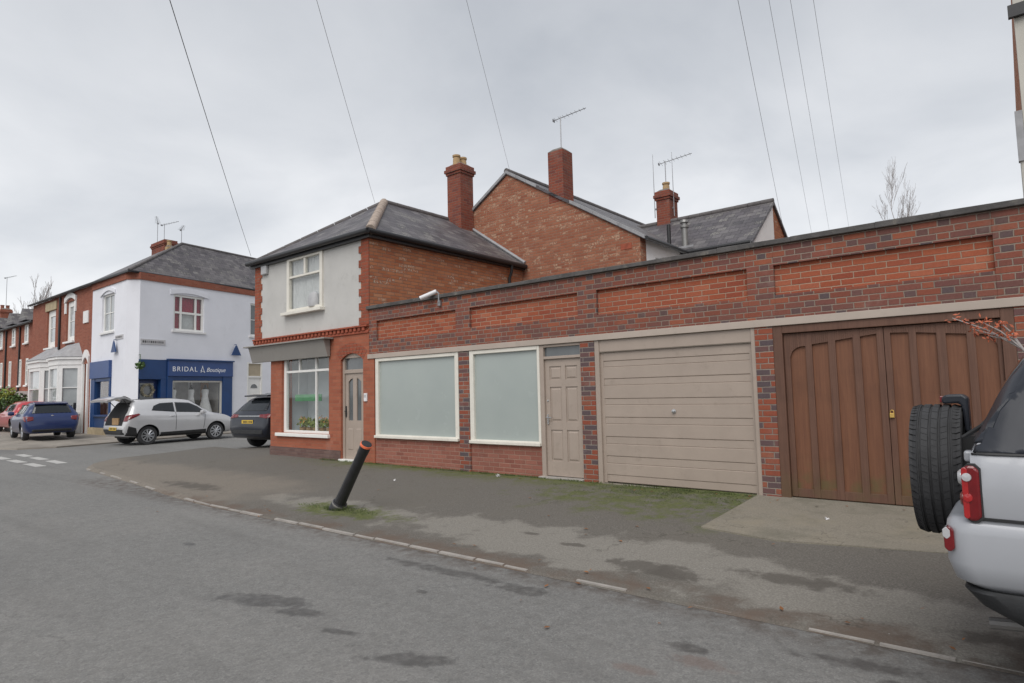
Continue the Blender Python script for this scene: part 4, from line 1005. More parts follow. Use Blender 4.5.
TR = thing('terraced_house', 'long red brick terrace with small gabled attic windows at the far left', 'terrace', (-50, WY, .2))
tx0, tx1 = -62., -42.0
ty = WY + .25
MB().wall(tx0, tx1, .1, 6.1, ty, ty + .28).build('front_wall', 'brick_far', TR)
tr = slope([(tx0, ty - .2, 6.1), (tx1 - .05, ty - .2, 6.1), (tx1 - .05, 14., 8.3), (tx0, 14., 8.3)]).build('roof', 'slate_x', TR)
MB().tube([(tx0, ty - .24, 6.08), (tx1, ty - .24, 6.08)], .06, 8).build('gutter', 'black', TR)
for wx in (-43.9, -46.6, -49.5, -53.5):
    gx = MB().prism([(wx - .75, 6.25), (wx + .75, 6.25), (wx, 6.95)], 'y', ty - .28, ty + 1.4).build('gablet', 'slate_y', tr)
    window(TR, wx - .35, wx + .35, 5.0, 6.05, ty - .04, fw=.1, pane='glass_sash', sill='stone_sill', hbars=(5.5,))
for wx in (-43.6, -45.0, -47.2, -49.2): window(TR, wx - .22, wx + .22, 2.6, 4.1, ty - .04, fw=.08, pane='glass_sash', sill='stone_sill', hbars=(3.4,))
for px in (-45.2, -48.2): MB().tube([(px, ty - .05, 6.0), (px, ty - .05, .3)], .05, 6).build('downpipe', 'black', TR)
wb = MB().box(-46.2, -43.2, ty - .8, ty - .001, 2.0, 2.25).box(-46.2, -45.9, ty - .8, ty - .001, .2, 2.0).box(-43.5, -43.2, ty - .8, ty - .001, .2, 2.0).box(-45.9, -43.5, ty - .8, ty - .001, .2, 1.0).build('ground_bay', 'stone_sill', TR)
MB().box(-45.9, -43.5, ty - .6, ty - .59, 1.0, 2.0).build('pane', 'glass_house', wb)
chimney(TR, -55.4, -54.5, 11.0, 11.6, 6.3, 8.1, 2, 'brick_far', 'brick_far')
# ------------------------------------------------------------------ vehicles
def catmull(tab, x):
    xs_ = [t[0] for t in tab]
    if x <= xs_[0]: return tab[0][1:]
    if x >= xs_[-1]: return tab[-1][1:]
    i = max(k for k in range(len(tab)) if xs_[k] <= x); i = min(i, len(tab) - 2)
    a, b = tab[i], tab[i + 1]; p = tab[i - 1] if i else a; q = tab[i + 2] if i + 2 < len(tab) else b
    t = (x - a[0]) / (b[0] - a[0]); out = []
    for k in range(1, len(a)):
        h = b[0] - a[0]
        def sl(u, v): return (v[k] - u[k]) / max(1e-6, v[0] - u[0])
        s = sl(a, b); s0 = sl(p, a) if p is not a else s; s1 = sl(b, q) if q is not b else s
        m0 = 0 if s * s0 <= 0 else 2 * s * s0 / (s + s0); m1 = 0 if s * s1 <= 0 else 2 * s * s1 / (s + s1)
        out.append((2 * t ** 3 - 3 * t * t + 1) * a[k] + (t ** 3 - 2 * t * t + t) * h * m0 + (-2 * t ** 3 + 3 * t * t) * b[k] + (t ** 3 - t * t) * h * m1)
    return out
def car_body(st, nx=64):
    L0, L1 = st[0][0], st[-1][0]; m = MB(); rings = []
    xs_ = sorted({*[L0 + (L1 - L0) * i / nx for i in range(nx + 1)], *[s[0] for s in st]})
    for x in xs_:
        zb, zs, zr, wb, ws, wr = catmull(st, x)
        e = min(1, (zr - zs) / .2)
        half = [(0, zb), (wb * .88, zb), (wb, zb + .08), (wb * .35 + ws * .65 + .015, zb + (zs - zb) * .42), (ws + .012, zb + (zs - zb) * .72), (ws, zs - .05), (ws - .02, zs),
                (ws - .02 + (wr - ws + .02) * .33, zs + (zr - zs) * .33), (ws - .02 + (wr - ws + .02) * .66, zs + (zr - zs) * .66 * (1 + .06 * e)), (wr, zr - .06 * e - .012), (wr * .86, zr - .018 * e - .004), (wr * .5, zr - .004), (0, zr)]
        rings.append([(x, y, z) for y, z in half] + [(x, -y, z) for y, z in half[-2:0:-1]])
    n = len(rings[0]); vs = [p for r in rings for p in r]; fs = []
    for i in range(len(rings) - 1):
        for k in range(n): fs.append((i * n + k, i * n + (k + 1) % n, (i + 1) * n + (k + 1) % n, (i + 1) * n + k))
    fs += [tuple(range(n)), tuple(range((len(rings) - 1) * n, len(rings) * n))[::-1]]
    return m.add(vs, fs)
def cut(o, cutter):
    md = o.modifiers.new('cut', 'BOOLEAN'); md.object = cutter; md.operation = 'DIFFERENCE'; md.solver = 'EXACT'
    dg = bpy.context.evaluated_depsgraph_get(); me = bpy.data.meshes.new_from_object(o.evaluated_get(dg))
    o.modifiers.clear(); old = o.data; o.data = me; me.name = old.name
    bm = bmesh.new(); bm.from_mesh(me)
    for f in bm.faces: f.smooth = True
    for e in bm.edges: e.smooth = not (len(e.link_faces) == 2 and e.calc_face_angle(0) > R(42))
    bm.to_mesh(me); bm.free()
class Car:
    """Local axes: x forward from the rear bumper, y to the left, z up."""
    def __init__(s, name, label, st, paintm, wheels, wr, loc, yaw, ww=.2, track=None, group=None, nx=64):
        s.root = bpy.data.objects.new(name, None); COL.objects.link(s.root); s.root['_w'] = [0, 0, 0]
        tag(s.root, label, 'car', group)
        body = car_body(st, nx)
        me = bpy.data.meshes.new('t'); me.from_pydata([tuple(q) for q in body.v], [], body.f)
        s.bvh = BVHTree.FromPolygons([tuple(q) for q in body.v], body.f)
        s.body = body.build('body', paintm, s.root, smooth=True); s.body.data.materials.append(M['trim_black'])
        hw = max(t[4] for t in st)
        c = MB()
        for wx in wheels: c.lathe([(wr + .055, -1.3), (wr + .055, 1.3)], 40, 'y', (wx, 0, wr))
        co = c.build('cutter', 'trim_black'); cut(s.body, co); bpy.data.objects.remove(co)
        MB().box(wheels[0] - .5, wheels[-1] + .5, -hw + .32, hw - .32, wr * .75, wr * 1.9).build('underbody', 'trim_black', s.root)
        tk = track or hw - ww * .5 - .015
        first = None
        for wx in wheels:
            for sd in (1, -1):
                if first is None:
                    first = s.wheel(wr, ww); w = first
                else:
                    w = first.copy(); COL.objects.link(w); w.parent = s.root
                    for ch in first.children:
                        d = ch.copy(); COL.objects.link(d); d.parent = w
                w.location = (wx, sd * tk, wr); w.rotation_euler = (0, 0, 0 if sd > 0 else math.pi)
        s.root.location = loc; s.root.rotation_euler = (0, 0, yaw)
    def wheel(s, r, w, spokes=9):
        t = MB().lathe([(r * .66, -w / 2), (r * .93, -w / 2), (r * .985, -w * .42), (r, -w * .3), (r, w * .3), (r * .985, w * .42), (r * .93, w / 2), (r * .66, w / 2), (r * .62, w * .3), (r * .62, -w * .3)], 36, 'y').build('wheel', 'tyre', s.root, smooth=True)
        t['_w'] = [0, 0, 0]
        m = MB().lathe([(r * .67, w * .44), (r * .67, w * .5), (r * .60, w * .5), (r * .60, w * .25)], 36, 'y'); m.f = m.f[:-2]
        for i in range(spokes):
            a = 2 * math.pi * i / spokes
            for da in (-.10, .10):
                p = Vector((math.cos(a + da * .4) * r * .12, w * .45, math.sin(a + da * .4) * r * .12)); q = Vector((math.cos(a + da) * r * .62, w * .47, math.sin(a + da) * r * .62))
                m.tube([p, q], [r * .05, r * .035], 5)
        m.lathe([(.0, w * .40), (r * .16, w * .42), (r * .15, w * .5), (.0, w * .5)], 14, 'y')
        m.build('rim', 'rim', t, smooth=True)
        MB().lathe([(.0, w * .12), (r * .6, w * .12), (r * .6, w * .16), (.0, w * .16)], 24, 'y').build('brake_disc', 'trim_black', t)
        return t
    def patch(s, name, mat, poly, ax, sg, off=.005, parent=None, res=.06, build=True):
        """Panel following the body: poly in (x,z) for ax='y', (y,z) for ax='x', (x,y) for ax='z', seen from side sg."""
        bm = bmesh.new(); f = bm.faces.new([bm.verts.new((a, b, 0)) for a, b in poly]); bmesh.ops.triangulate(bm, faces=[f])
        for _ in range(6):
            es = [e for e in bm.edges if e.calc_length() > res]
            if not es: break
            bmesh.ops.subdivide_edges(bm, edges=es, cuts=1); bmesh.ops.triangulate(bm, faces=bm.faces[:])
        vs = []
        for v in bm.verts:
            a, b = v.co.x, v.co.y
            if ax == 'y': o_, d = Vector((a, 5 * sg, b)), Vector((0, -sg, 0))
            elif ax == 'x': o_, d = Vector((6 * sg + 2, a, b)), Vector((-sg, 0, 0))
            else: o_, d = Vector((a, b, 5)), Vector((0, 0, -1))
            h = s.bvh.ray_cast(o_, d)
            vs.append(h[0] - d * off if h[0] is not None else None)
        ok = [f for f in bm.faces if all(vs[v.index] is not None for v in f.verts)] if (bm.verts.index_update() or True) else []
        idx = {}; V = []; F = []
        for f in ok:
            t = []
            for v in f.verts:
                if v.index not in idx: idx[v.index] = len(V); V.append(vs[v.index])
                t.append(idx[v.index])
            F.append(tuple(t))
        bm.free(); mb = MB().add(V, F)
        ob = mb.build(name, mat, parent or s.root, smooth=True)
        sd = ob.modifiers.new('thick', 'SOLIDIFY'); sd.thickness = .008; sd.offset = 0
        return ob
    def both(s, name, mat, poly, **k):
        for sg in (1, -1): s.patch(name, mat, poly, 'y', sg, **k)
    def mirrorx(s, name, mat, poly, sg, **k):
        s.patch(name, mat, poly, 'x', sg, **k); s.patch(name, mat, [(-a, b) for a, b in poly], 'x', sg, **k)
    def door_mirror(s, x, z, y, mat):
        for sg in (1, -1):
            MB().lathe([(.0, -.11), (.07, -.09), (.085, 0), (.07, .09), (.0, .11)], 12, 'y', (x, sg * (y + .10), z)).build('door_mirror', mat, s.root, smooth=True)
def plate(car, x, z, n=7, lean=0):
    p = MB().box(x - .012, x, -.26, .26, z - .055, z + .055).build('number_plate', 'plate_y', car.root)
    m = MB()
    for i in range(n): m.box(x - .0145, x - .0122, .2 - i * .06 - (.03 if i > 3 else 0) - .038, .2 - i * .06 - (.03 if i > 3 else 0), z - .035, z + .035)
    m.build('plate_characters', 'plate_black', p)

# silver compact SUV, tailgate open  (x, zb, zs, zr, wb, ws, wr)
ST = [(0, .42, .66, .70, .62, .72, .60), (.06, .34, .88, .93, .72, .82, .60), (.16, .32, 1.02, 1.20, .78, .86, .58), (.42, .30, 1.10, 1.56, .84, .885, .56), (.9, .28, 1.08, 1.63, .85, .89, .58), (1.7, .26, 1.05, 1.65, .85, .885, .58), (2.4, .26, 1.03, 1.58, .85, .885, .56), (2.75, .26, 1.02, 1.42, .85, .885, .57),
      (3.25, .26, 1.0, 1.10, .85, .88, .62), (3.75, .27, .90, 1.0, .83, .86, .58), (4.1, .30, .78, .86, .76, .80, .5), (4.27, .36, .62, .68, .58, .62, .42)]
c = Car('compact_suv', 'silver compact SUV with open tailgate parked outside the white bridal shop', ST, 'car_silver', (.80, 3.355), .335, (-25.22, 8.36, .0), R(90 + 5.5))
c.both('side_window', 'glass_dark', [(.92, 1.22), (1.74, 1.14), (1.74, 1.49), (1.25, 1.47), (1.02, 1.38)])
c.both('side_window', 'glass_dark', [(1.80, 1.135), (3.0, 1.07), (2.66, 1.32), (2.36, 1.46), (1.80, 1.49)])
c.both('door_seam', 'trim_black', [(1.765, .48), (1.775, .48), (1.775, 1.14), (1.765, 1.14)], off=.003)
c.both('door_seam', 'trim_black', [(2.83, .48), (2.84, .48), (2.90, 1.08), (2.89, 1.08)], off=.003)
c.both('door_handle', 'car_silver', [(1.55, .98), (1.70, .98), (1.70, 1.01), (1.55, 1.01)], off=.02)
c.both('door_handle', 'car_silver', [(2.5, .96), (2.65, .96), (2.65, .99), (2.5, .99)], off=.02)
c.patch('windscreen', 'glass_dark', [(3.12, -.60), (3.12, .60), (2.5, .50), (2.5, -.50)], 'z', 1)
c.patch('roof_panel', 'trim_black', [(.75, -.40), (2.2, -.40), (2.2, .40), (.75, .40)], 'z', 1)
c.both('side_cladding', 'trim_black', [(1.22, .27), (2.94, .27), (2.94, .44), (1.22, .42)])
c.both('rear_cladding', 'trim_black', [(.08, .36), (.44, .32), (.36, .62), (.12, .70)])
c.both('tail_lamp', 'lamp_red', [(.10, .90), (.50, 1.08), (.46, 1.13), (.20, 1.08)], res=.04)
c.mirrorx('tail_lamp', 'lamp_red', [(.62, .86), (.84, .86), (.84, 1.10), (.66, 1.04)], -1, res=.04)
c.patch('boot_opening', 'dark', [(-.62, .72), (.62, .72), (.60, 1.2), (.46, 1.52), (-.46, 1.52), (-.60, 1.2)], 'x', -1, off=.012)
c.patch('rear_bumper', 'trim_black', [(-.7, .40), (.7, .40), (.7, .58), (-.7, .58)], 'x', -1)
plate(c, -.01, .60)
c.door_mirror(2.75, 1.10, .86, 'car_silver')
tg = MB(); th = .07
prof = [(.46, 1.585, .50), (.10, 1.73, .60), (-.20, 1.71, .66), (-.50, 1.60, .62)]
vs = [];
for (x, z, w) in prof:
    for yy in (-w, -w * .5, 0, w * .5, w): vs.append((x, yy, z + .03 * (1 - (yy / w) ** 2)))
    for yy in (-w, -w * .5, 0, w * .5, w): vs.append((x + .03, yy * .96, z - th + .03 * (1 - (yy / w) ** 2)))
fs = []
for i in range(3):
    for k in range(4):
        fs += [(i * 10 + k, i * 10 + k + 1, i * 10 + 11 + k, i * 10 + 10 + k), (i * 10 + 5 + k, i * 10 + 15 + k, i * 10 + 16 + k, i * 10 + 6 + k)]
    fs += [(i * 10, i * 10 + 10, i * 10 + 15, i * 10 + 5), (i * 10 + 4, i * 10 + 9, i * 10 + 19, i * 10 + 14)]
fs += [(0, 5, 6, 1), (1, 6, 7, 2), (2, 7, 8, 3), (3, 8, 9, 4), (30, 31, 36, 35), (31, 32, 37, 36), (32, 33, 38, 37), (33, 34, 39, 38)]
to = tg.add(vs, fs).build('tailgate', 'car_silver', c.root, smooth=True)
MB().add([(.38, -.44, 1.655), (.38, .44, 1.655), (.14, .50, 1.752), (.14, -.50, 1.752)], [(0, 1, 2, 3)]).build('rear_window', 'glass_dark', to)
for sg in (-1, 1): MB().tube([(.30, sg * .56, 1.36), (.02, sg * .58, 1.66)], .014, 6).build('gas_strut', 'trim_black', to)
m = MB(); m.xf = c.root.matrix_basis.copy()
m.xf = Matrix.Translation(c.root.location) @ Matrix.Rotation(c.root.rotation_euler.z, 4, 'Z')
bx = MB(m.xf).box(-.02, .03, -.40, .05, .74, .98); o = bx.build('parcel', 'card', None, bevel=.01); tag(o, 'pale cardboard parcel in the open boot of the silver car', 'parcel')
# dark SUV partly behind the corner shop
ST = [(0, .46, .70, .76, .70, .80, .66), (.07, .36, .98, 1.04, .82, .90, .66), (.2, .33, 1.08, 1.22, .87, .935, .64), (.55, .31, 1.12, 1.56, .90, .95, .60), (1.0, .30, 1.11, 1.66, .91, .95, .61), (2.0, .28, 1.08, 1.67, .91, .95, .62), (2.75, .28, 1.06, 1.52, .91, .945, .60),
      (3.45, .28, 1.03, 1.13, .90, .94, .68), (4.1, .30, .95, 1.04, .88, .91, .6), (4.5, .33, .82, .88, .78, .82, .5), (4.68, .40, .64, .70, .6, .66, .45)]
c = Car('dark_suv', 'dark navy SUV parked in the side street beside the corner shop', ST, 'car_black', (.98, 3.80), .36, (-18.42, 9.72, .02), R(90 + 8))
c.both('side_window', 'glass_dark', [(.60, 1.20), (1.25, 1.16), (1.25, 1.52), (.95, 1.53)]); c.both('side_window', 'glass_dark', [(1.32, 1.16), (2.2, 1.14), (2.2, 1.53), (1.32, 1.53)]); c.both('side_window', 'glass_dark', [(2.28, 1.14), (3.2, 1.10), (2.72, 1.45), (2.28, 1.53)])
c.patch('rear_window', 'glass_dark', [(-.66, 1.17), (.66, 1.17), (.52, 1.50), (-.52, 1.50)], 'x', -1)
MB().prism([(.30, 1.60), (.62, 1.60), (.62, 1.67), (.30, 1.64)], 'y', -.55, .55).build('roof_spoiler', 'car_black', c.root, bevel=.01)
c.patch('windscreen', 'glass_dark', [(3.3, -.66), (3.3, .66), (2.7, .54), (2.7, -.54)], 'z', 1)
c.mirrorx('tail_lamp', 'lamp_red', [(.50, .98), (.86, .94), (.90, 1.08), (.50, 1.06)], -1, res=.04)
c.both('tail_lamp', 'lamp_red', [(.06, .95), (.50, 1.02), (.46, 1.09), (.12, 1.08)], res=.04)
c.patch('lamp_strip', 'chrome', [(-.50, 1.0), (.50, 1.0), (.50, 1.025), (-.50, 1.025)], 'x', -1)
c.patch('bumper_trim', 'trim_grey', [(-.72, .48), (.72, .48), (.72, .60), (-.72, .60)], 'x', -1)
plate(c, .02, .84); c.door_mirror(3.0, 1.14, .93, 'car_black')
for sg in (1, -1): MB().tube([(1.0, sg * .58, 1.66), (1.2, sg * .59, 1.70), (2.5, sg * .59, 1.68), (2.65, sg * .58, 1.60)], .016, 6).build('roof_rail', 'chrome', c.root)
# blue hatchback
ST = [(0, .36, .60, .66, .62, .72, .6), (.05, .28, .80, .86, .72, .80, .60), (.16, .26, .92, 1.0, .78, .84, .60), (.34, .24, .96, 1.28, .82, .865, .56), (.62, .23, .95, 1.40, .83, .875, .55), (1.4, .20, .92, 1.43, .83, .875, .55), (2.1, .20, .90, 1.38, .83, .87, .54), (2.75, .20, .88, 1.02, .83, .865, .62),
      (3.5, .22, .80, .90, .81, .84, .58), (4.1, .26, .68, .74, .72, .76, .5), (4.3, .32, .52, .58, .55, .6, .4)]
c = Car('hatchback', 'dark blue hatchback seen from behind outside the white bay windows', ST, 'car_blue', (.78, 3.44), .315, (-28.5, 7.42, .2), R(180 - 5.5))
c.patch('rear_window', 'glass_dark', [(-.62, .99), (.62, .99), (.52, 1.30), (-.52, 1.30)], 'x', -1)
MB().prism([(.32, 1.31), (.66, 1.36), (.66, 1.42), (.30, 1.36)], 'y', -.52, .52).build('roof_spoiler', 'car_blue', c.root, bevel=.01)
for w in ([(.55, 1.0), (1.0, .97), (1.0, 1.30), (.78, 1.31)], [(1.06, .97), (1.9, .95), (1.9, 1.32), (1.06, 1.32)], [(1.97, .95), (2.62, .92), (2.25, 1.18), (1.97, 1.30)]): c.both('side_window', 'glass_dark', w)
c.patch('windscreen', 'glass_dark', [(2.7, -.60), (2.7, .60), (2.1, .48), (2.1, -.48)], 'z', 1)
c.mirrorx('tail_lamp', 'lamp_red', [(.58, .74), (.76, .70), (.79, .88), (.58, .87)], -1, res=.04)
c.both('tail_lamp', 'lamp_red', [(.04, .68), (.30, .80), (.26, .90), (.10, .88)], res=.04)
c.patch('bumper_trim', 'trim_black', [(-.62, .30), (.62, .30), (.60, .40), (-.60, .40)], 'x', -1)
plate(c, .02, .50); c.door_mirror(2.45, .98, .86, 'car_blue')
MB().lathe([(.0, -.006), (.045, -.004), (.045, .004), (.0, .004)], 16, 'x', (.07, 0, .88)).build('badge', 'chrome', c.root)
# red car beyond it
ST2 = [(a, b + .02, d * 1.03, e * 1.04, f, g, h) for a, b, d, e, f, g, h in ST]
c = Car('red_car', 'bright red car half hidden behind the blue hatchback', ST2, 'car_red', (.78, 3.44), .315, (-36.3, 8.85, .2), R(180))
c.patch('rear_window', 'glass_dark', [(-.62, 1.03), (.62, 1.03), (.52, 1.30), (-.52, 1.30)], 'x', -1)
c.mirrorx('tail_lamp', 'lamp_red', [(.50, .72), (.74, .68), (.78, .92), (.50, .90)], -1, res=.04)
c.both('side_window', 'glass_dark', [(.6, 1.02), (1.8, .98), (1.8, 1.35), (.8, 1.35)]); plate(c, .02, .50)

# large pale silver off-roader at the right edge, spare wheel on its tail door
ST = [(.10, .76, .98, 1.00, .84, .885, .80), (.115, .74, 1.22, 1.27, .86, .905, .84), (.16, .74, 1.235, 1.36, .87, .91, .80), (.26, .74, 1.24, 1.58, .875, .91, .72), (.36, .74, 1.24, 1.72, .88, .91, .66), (.56, .74, 1.24, 1.79, .88, .91, .65), (.63, .38, 1.24, 1.80, .88, .91, .65), (1.2, .34, 1.23, 1.82, .88, .91, .66), (2.3, .34, 1.20, 1.81, .88, .91, .65), (2.6, .34, 1.19, 1.66, .88, .91, .63),
      (3.15, .34, 1.15, 1.22, .87, .90, .70), (4.0, .36, 1.05, 1.12, .85, .88, .66), (4.35, .42, .92, .98, .78, .82, .6), (4.42, .46, .80, .84, .74, .78, .58)]
SV = Car('off_roader', 'pale silver off-roader with spare wheel on its tail door parked at the kerb', ST, 'suv_silver', (1.02, 3.67), .365, (-.345, 4.42, .012), 0., ww=.235, nx=90)
c = SV
c.patch('rear_quarter_window', 'glass_tint', [(.128, 1.262), (.20, 1.45), (.27, 1.60), (.355, 1.71), (.45, 1.765), (1.45, 1.785), (1.45, 1.262)], 'y', -1, off=.009, res=.03); c.patch('rear_quarter_window', 'glass_tint', [(.128, 1.262), (.20, 1.45), (.27, 1.60), (.355, 1.71), (.45, 1.765), (1.45, 1.785), (1.45, 1.262)], 'y', 1, res=.03)
for sg in (1, -1):
    p = [(.44, 1.33), (.50, 1.58), (.58, 1.68), (1.38, 1.70), (1.38, 1.33)]
    fr = MB(); c.patch('window_glass', 'glass_dark', p, 'y', sg, off=.012, res=.03)
c.both('side_window', 'glass_dark', [(1.55, 1.27), (2.95, 1.22), (2.6, 1.56), (2.4, 1.74), (1.55, 1.76)])
c.patch('rear_window', 'glass_dark', [(-.70, 1.32), (.70, 1.32), (.60, 1.70), (-.60, 1.70)], 'x', -1)
c.patch('windscreen', 'glass_dark', [(3.02, -.68), (3.02, .68), (2.5, .58), (2.5, -.58)], 'z', 1)
# bumper wraps the tail: plan outline lofted through heights
def plan(inset, r=.16, n=8, fwd=.72, hw=.925):
    pts = [(fwd, -(hw - inset))]
    for i in range(n + 1):
        a = math.pi / 2 * i / n; pts.append((inset + r - r * math.sin(a), -(hw - inset - r + r * math.cos(a))))
    return pts + [(x, -y) for x, y in pts[::-1]]
def wrap(name, mat, levels, parent, inner=.12, **k):
    m = MB(); rings = [[(x + (lf if 0 < i < 99 else 0), y, z) for i, (x, y) in enumerate(plan(ins, **k))] for ins, z, lf in levels]
    n = len(rings[0]); vs = [p for r_ in rings for p in r_]; fs = []
    for i in range(len(rings) - 1):
        for j in range(n - 1): fs.append((i * n + j, i * n + j + 1, (i + 1) * n + j + 1, (i + 1) * n + j))
    fs += [tuple(range(n)), tuple(range((len(rings) - 1) * n, len(rings) * n))[::-1]]
    fs += [tuple(i * n for i in range(len(rings)))[::1], tuple(i * n + n - 1 for i in range(len(rings)))[::-1]]
    m.add(vs, fs); return m.build(name, mat, parent, smooth=True, ang=50)
bp = wrap('rear_bumper', 'suv_silver', [(.05, .655, .04), (.014, .69, .01), (.0, .77, 0), (.0, .90, 0), (.006, .945, 0), (.025, .965, 0), (.075, .972, 0)], c.root, r=.10)
wrap('bumper_skirt', 'trim_grey', [(.17, .46, .22), (.085, .50, .14), (.040, .57, .07), (.022, .64, .03), (.03, .654, .03)], c.root, r=.12)
# lamps
for sg in (1, -1):
    tl = MB(); n = 8
    def rr_(x0, x1, z0, z1, y, th, b=.02):
        return MB().prism([(x0 + b, z0), (x1 - b, z0), (x1, z0 + b), (x1, z1 - b), (x1 - b, z1), (x0 + b, z1), (x0, z1 - b), (x0, z0 + b)], 'y', sg * y, sg * (y + th))
    t = rr_(.080, .148, .962, 1.208, .872, .058).build('tail_lamp', 'lamp_red', c.root, bevel=.012)
    rr_(.086, .153, .956, 1.214, .872, .050).build('lamp_gasket', 'trim_black', t)
    rr_(.081, .104, .972, 1.198, .90, .0325, .008).build('inner_lens', 'lamp_bright', t, bevel=.003)
    for lz, lm, ln in ((1.155, 'lamp_clear', 'reversing_lens'), (1.065, 'lamp_bright', 'round_lens')): MB().lathe([(.0, .0), (.019, .0), (.017, sg * .007), (.0, sg * .009)], 18, 'y', (.100, sg * .9325, lz)).build(ln, lm, t, smooth=True)
    MB().lathe([(.0, .02), (.036, .02), (.036, -.006), (.026, -.016), (.0, -.018)], 18, 'x', (.082, sg * .892, 1.15)).build('reversing_lens', 'lamp_clear', t, smooth=True)
    MB().lathe([(.0, .02), (.034, .02), (.034, -.004), (.024, -.012), (.0, -.014)], 18, 'x', (.082, sg * .892, 1.055)).build('round_lens', 'lamp_red', t, smooth=True)
    MB().lathe([(.0, .0), (.036, .0), (.030, .010), (.0, .012)], 18, 'y', (.122, sg * .918, 1.165)).build('reversing_lens', 'lamp_clear', t, smooth=True) if False else None
    lo = rr_(-.004, .036, .815, .925, .835, .078, .014).build('bumper_lamp', 'lamp_red', bp, bevel=.01)
    rr_(-.008, .022, .87, .922, .84, .074, .012).build('clear_lens', 'lamp_clear', lo, bevel=.008)
MB().tube([(.13, -.88, 1.00), (.13, -.905, 1.00)], .004, 4).build('lamp_screw', 'trim_black', c.root)
# panel gap, tail door, spare wheel
for sg in (1, -1):
    c.patch('rear_pillar', 'glass_tint', [(sg * .69, 1.30), (sg * .93, 1.30), (sg * .93, 1.72), (sg * .6, 1.76)], 'x', -1, off=.010, res=.03)
    c.patch('waistline_seal', 'trim_black', [(.12, 1.252), (1.5, 1.252), (1.5, 1.266), (.12, 1.266)], 'y', sg, off=.007, res=.03)
    c.patch('bumper_gap', 'trim_black', [(.12, .966), (.74, .966), (.74, .980), (.12, .980)], 'y', sg, off=.003, res=.03)
c.patch('tail_door_seam', 'trim_black', [(-.66, .99), (-.652, .99), (-.60, 1.70), (-.608, 1.70)], 'x', -1, off=.003)
r, w, cx, cz = .366, .24, -.075, 1.085
t = MB(); prof = [(.21, -w / 2 + .02), (.25, -w / 2 + .002), (.33, -w / 2), (.350, -w * .44), (.360, -w * .37)]
for gx in (-.068, -.022, .022, .068): prof += [(.3655, gx - .009), (.3655 - .0005, gx - .0065), (.355, gx - .005), (.355, gx + .005), (.365, gx + .0065), (.3655, gx + .009)]
prof += [(.360, w * .37), (.350, w * .44), (.33, w / 2), (.25, w / 2 - .002), (.21, w / 2 - .02)]
sp = t.lathe(prof, 72, 'x', (cx, 0, cz)).build('spare_wheel', 'tyre', c.root, smooth=True, ang=30)
tb = MB(); rt = random.Random(9); nb = 64
for i in range(nb):
    a = 2 * math.pi * (i + rt.uniform(-.12, .12)) / nb
    for (x0, x1, sk) in ((-w * .49, -.082, .05), (.082, w * .49, -.05), (-.060, -.030, .03), (.030, .060, -.03), (-.013, .013, .02)):
        def pt(x, aa, rr): return (cx + x, rr * math.cos(aa), cz + rr * math.sin(aa))
        da = .90 * math.pi / nb
        e = .022 if abs(x0 + x1) > .15 else 0
        ro0 = .3678 - (e if x0 < -.1 else 0); ro1 = .3678 - (e if x1 > .1 else 0); ri = .356
        tb.add([pt(x0, a - da, ri), pt(x1, a - da + sk, ri), pt(x1, a + da + sk, ri), pt(x0, a + da, ri), pt(x0, a - da, ro0), pt(x1, a - da + sk, ro1), pt(x1, a + da + sk, ro1), pt(x0, a + da, ro0)],
               [(0, 3, 2, 1), (4, 5, 6, 7), (0, 1, 5, 4), (1, 2, 6, 5), (2, 3, 7, 6), (3, 0, 4, 7)])
tb.build('tread_blocks', 'tyre', sp)
MB().lathe([(.215, -.07), (.215, -.09), (.19, -.095), (.18, -.04), (.05, -.06), (.0, -.06)], 36, 'x', (cx, 0, cz)).build('rim', 'rim', sp, smooth=True)
MB().lathe([(.0, .0), (.10, .0), (.10, .2), (.0, .2)], 20, 'x', (cx + .04, 0, cz)).box(cx + .04, .12, -.18, .18, cz - .2, cz + .2).build('spare_carrier', 'trim_black', c.root)
bl = MB().prism([(-.045, 1.455), (.03, 1.46), (.045, 1.44), (.052, 1.30), (.075, 1.30), (.075, 1.49), (.05, 1.51), (-.03, 1.508), (-.05, 1.49)], 'y', -.075, .075).build('high_brake_light', 'glass_tint', c.root, bevel=.012)
MB().box(-.058, -.04, -.06, .06, 1.465, 1.50).build('lens', 'lamp_red', bl, bevel=.004)
MB().tube([(.065, 0, 1.31), (.06, 0, 1.2), (.11, 0, 1.15)], .02, 8).build('brake_light_arm', 'trim_black', bl)
MB().tube([(.07, -.5, 1.30), (.15, -.52, 1.36), (.22, -.3, 1.44)], .012, 6).build('rear_wiper', 'trim_black', c.root)
MB().box(.08, .13, -.70, -.62, 1.20, 1.25).build('tail_door_hinge', 'suv_silver', c.root, bevel=.01)
for sg in (1, -1): MB().tube([(.75, sg * .60, 1.82), (.85, sg * .61, 1.87), (2.2, sg * .61, 1.86), (2.3, sg * .6, 1.81)], .018, 8).build('roof_rail', 'trim_black', c.root, smooth=True)
c.door_mirror(2.75, 1.25, .9, 'suv_silver')
MB().tube([(.35, -.55, .44), (.12, -.56, .42)], .028, 10).build('exhaust_pipe', 'rust', c.root)

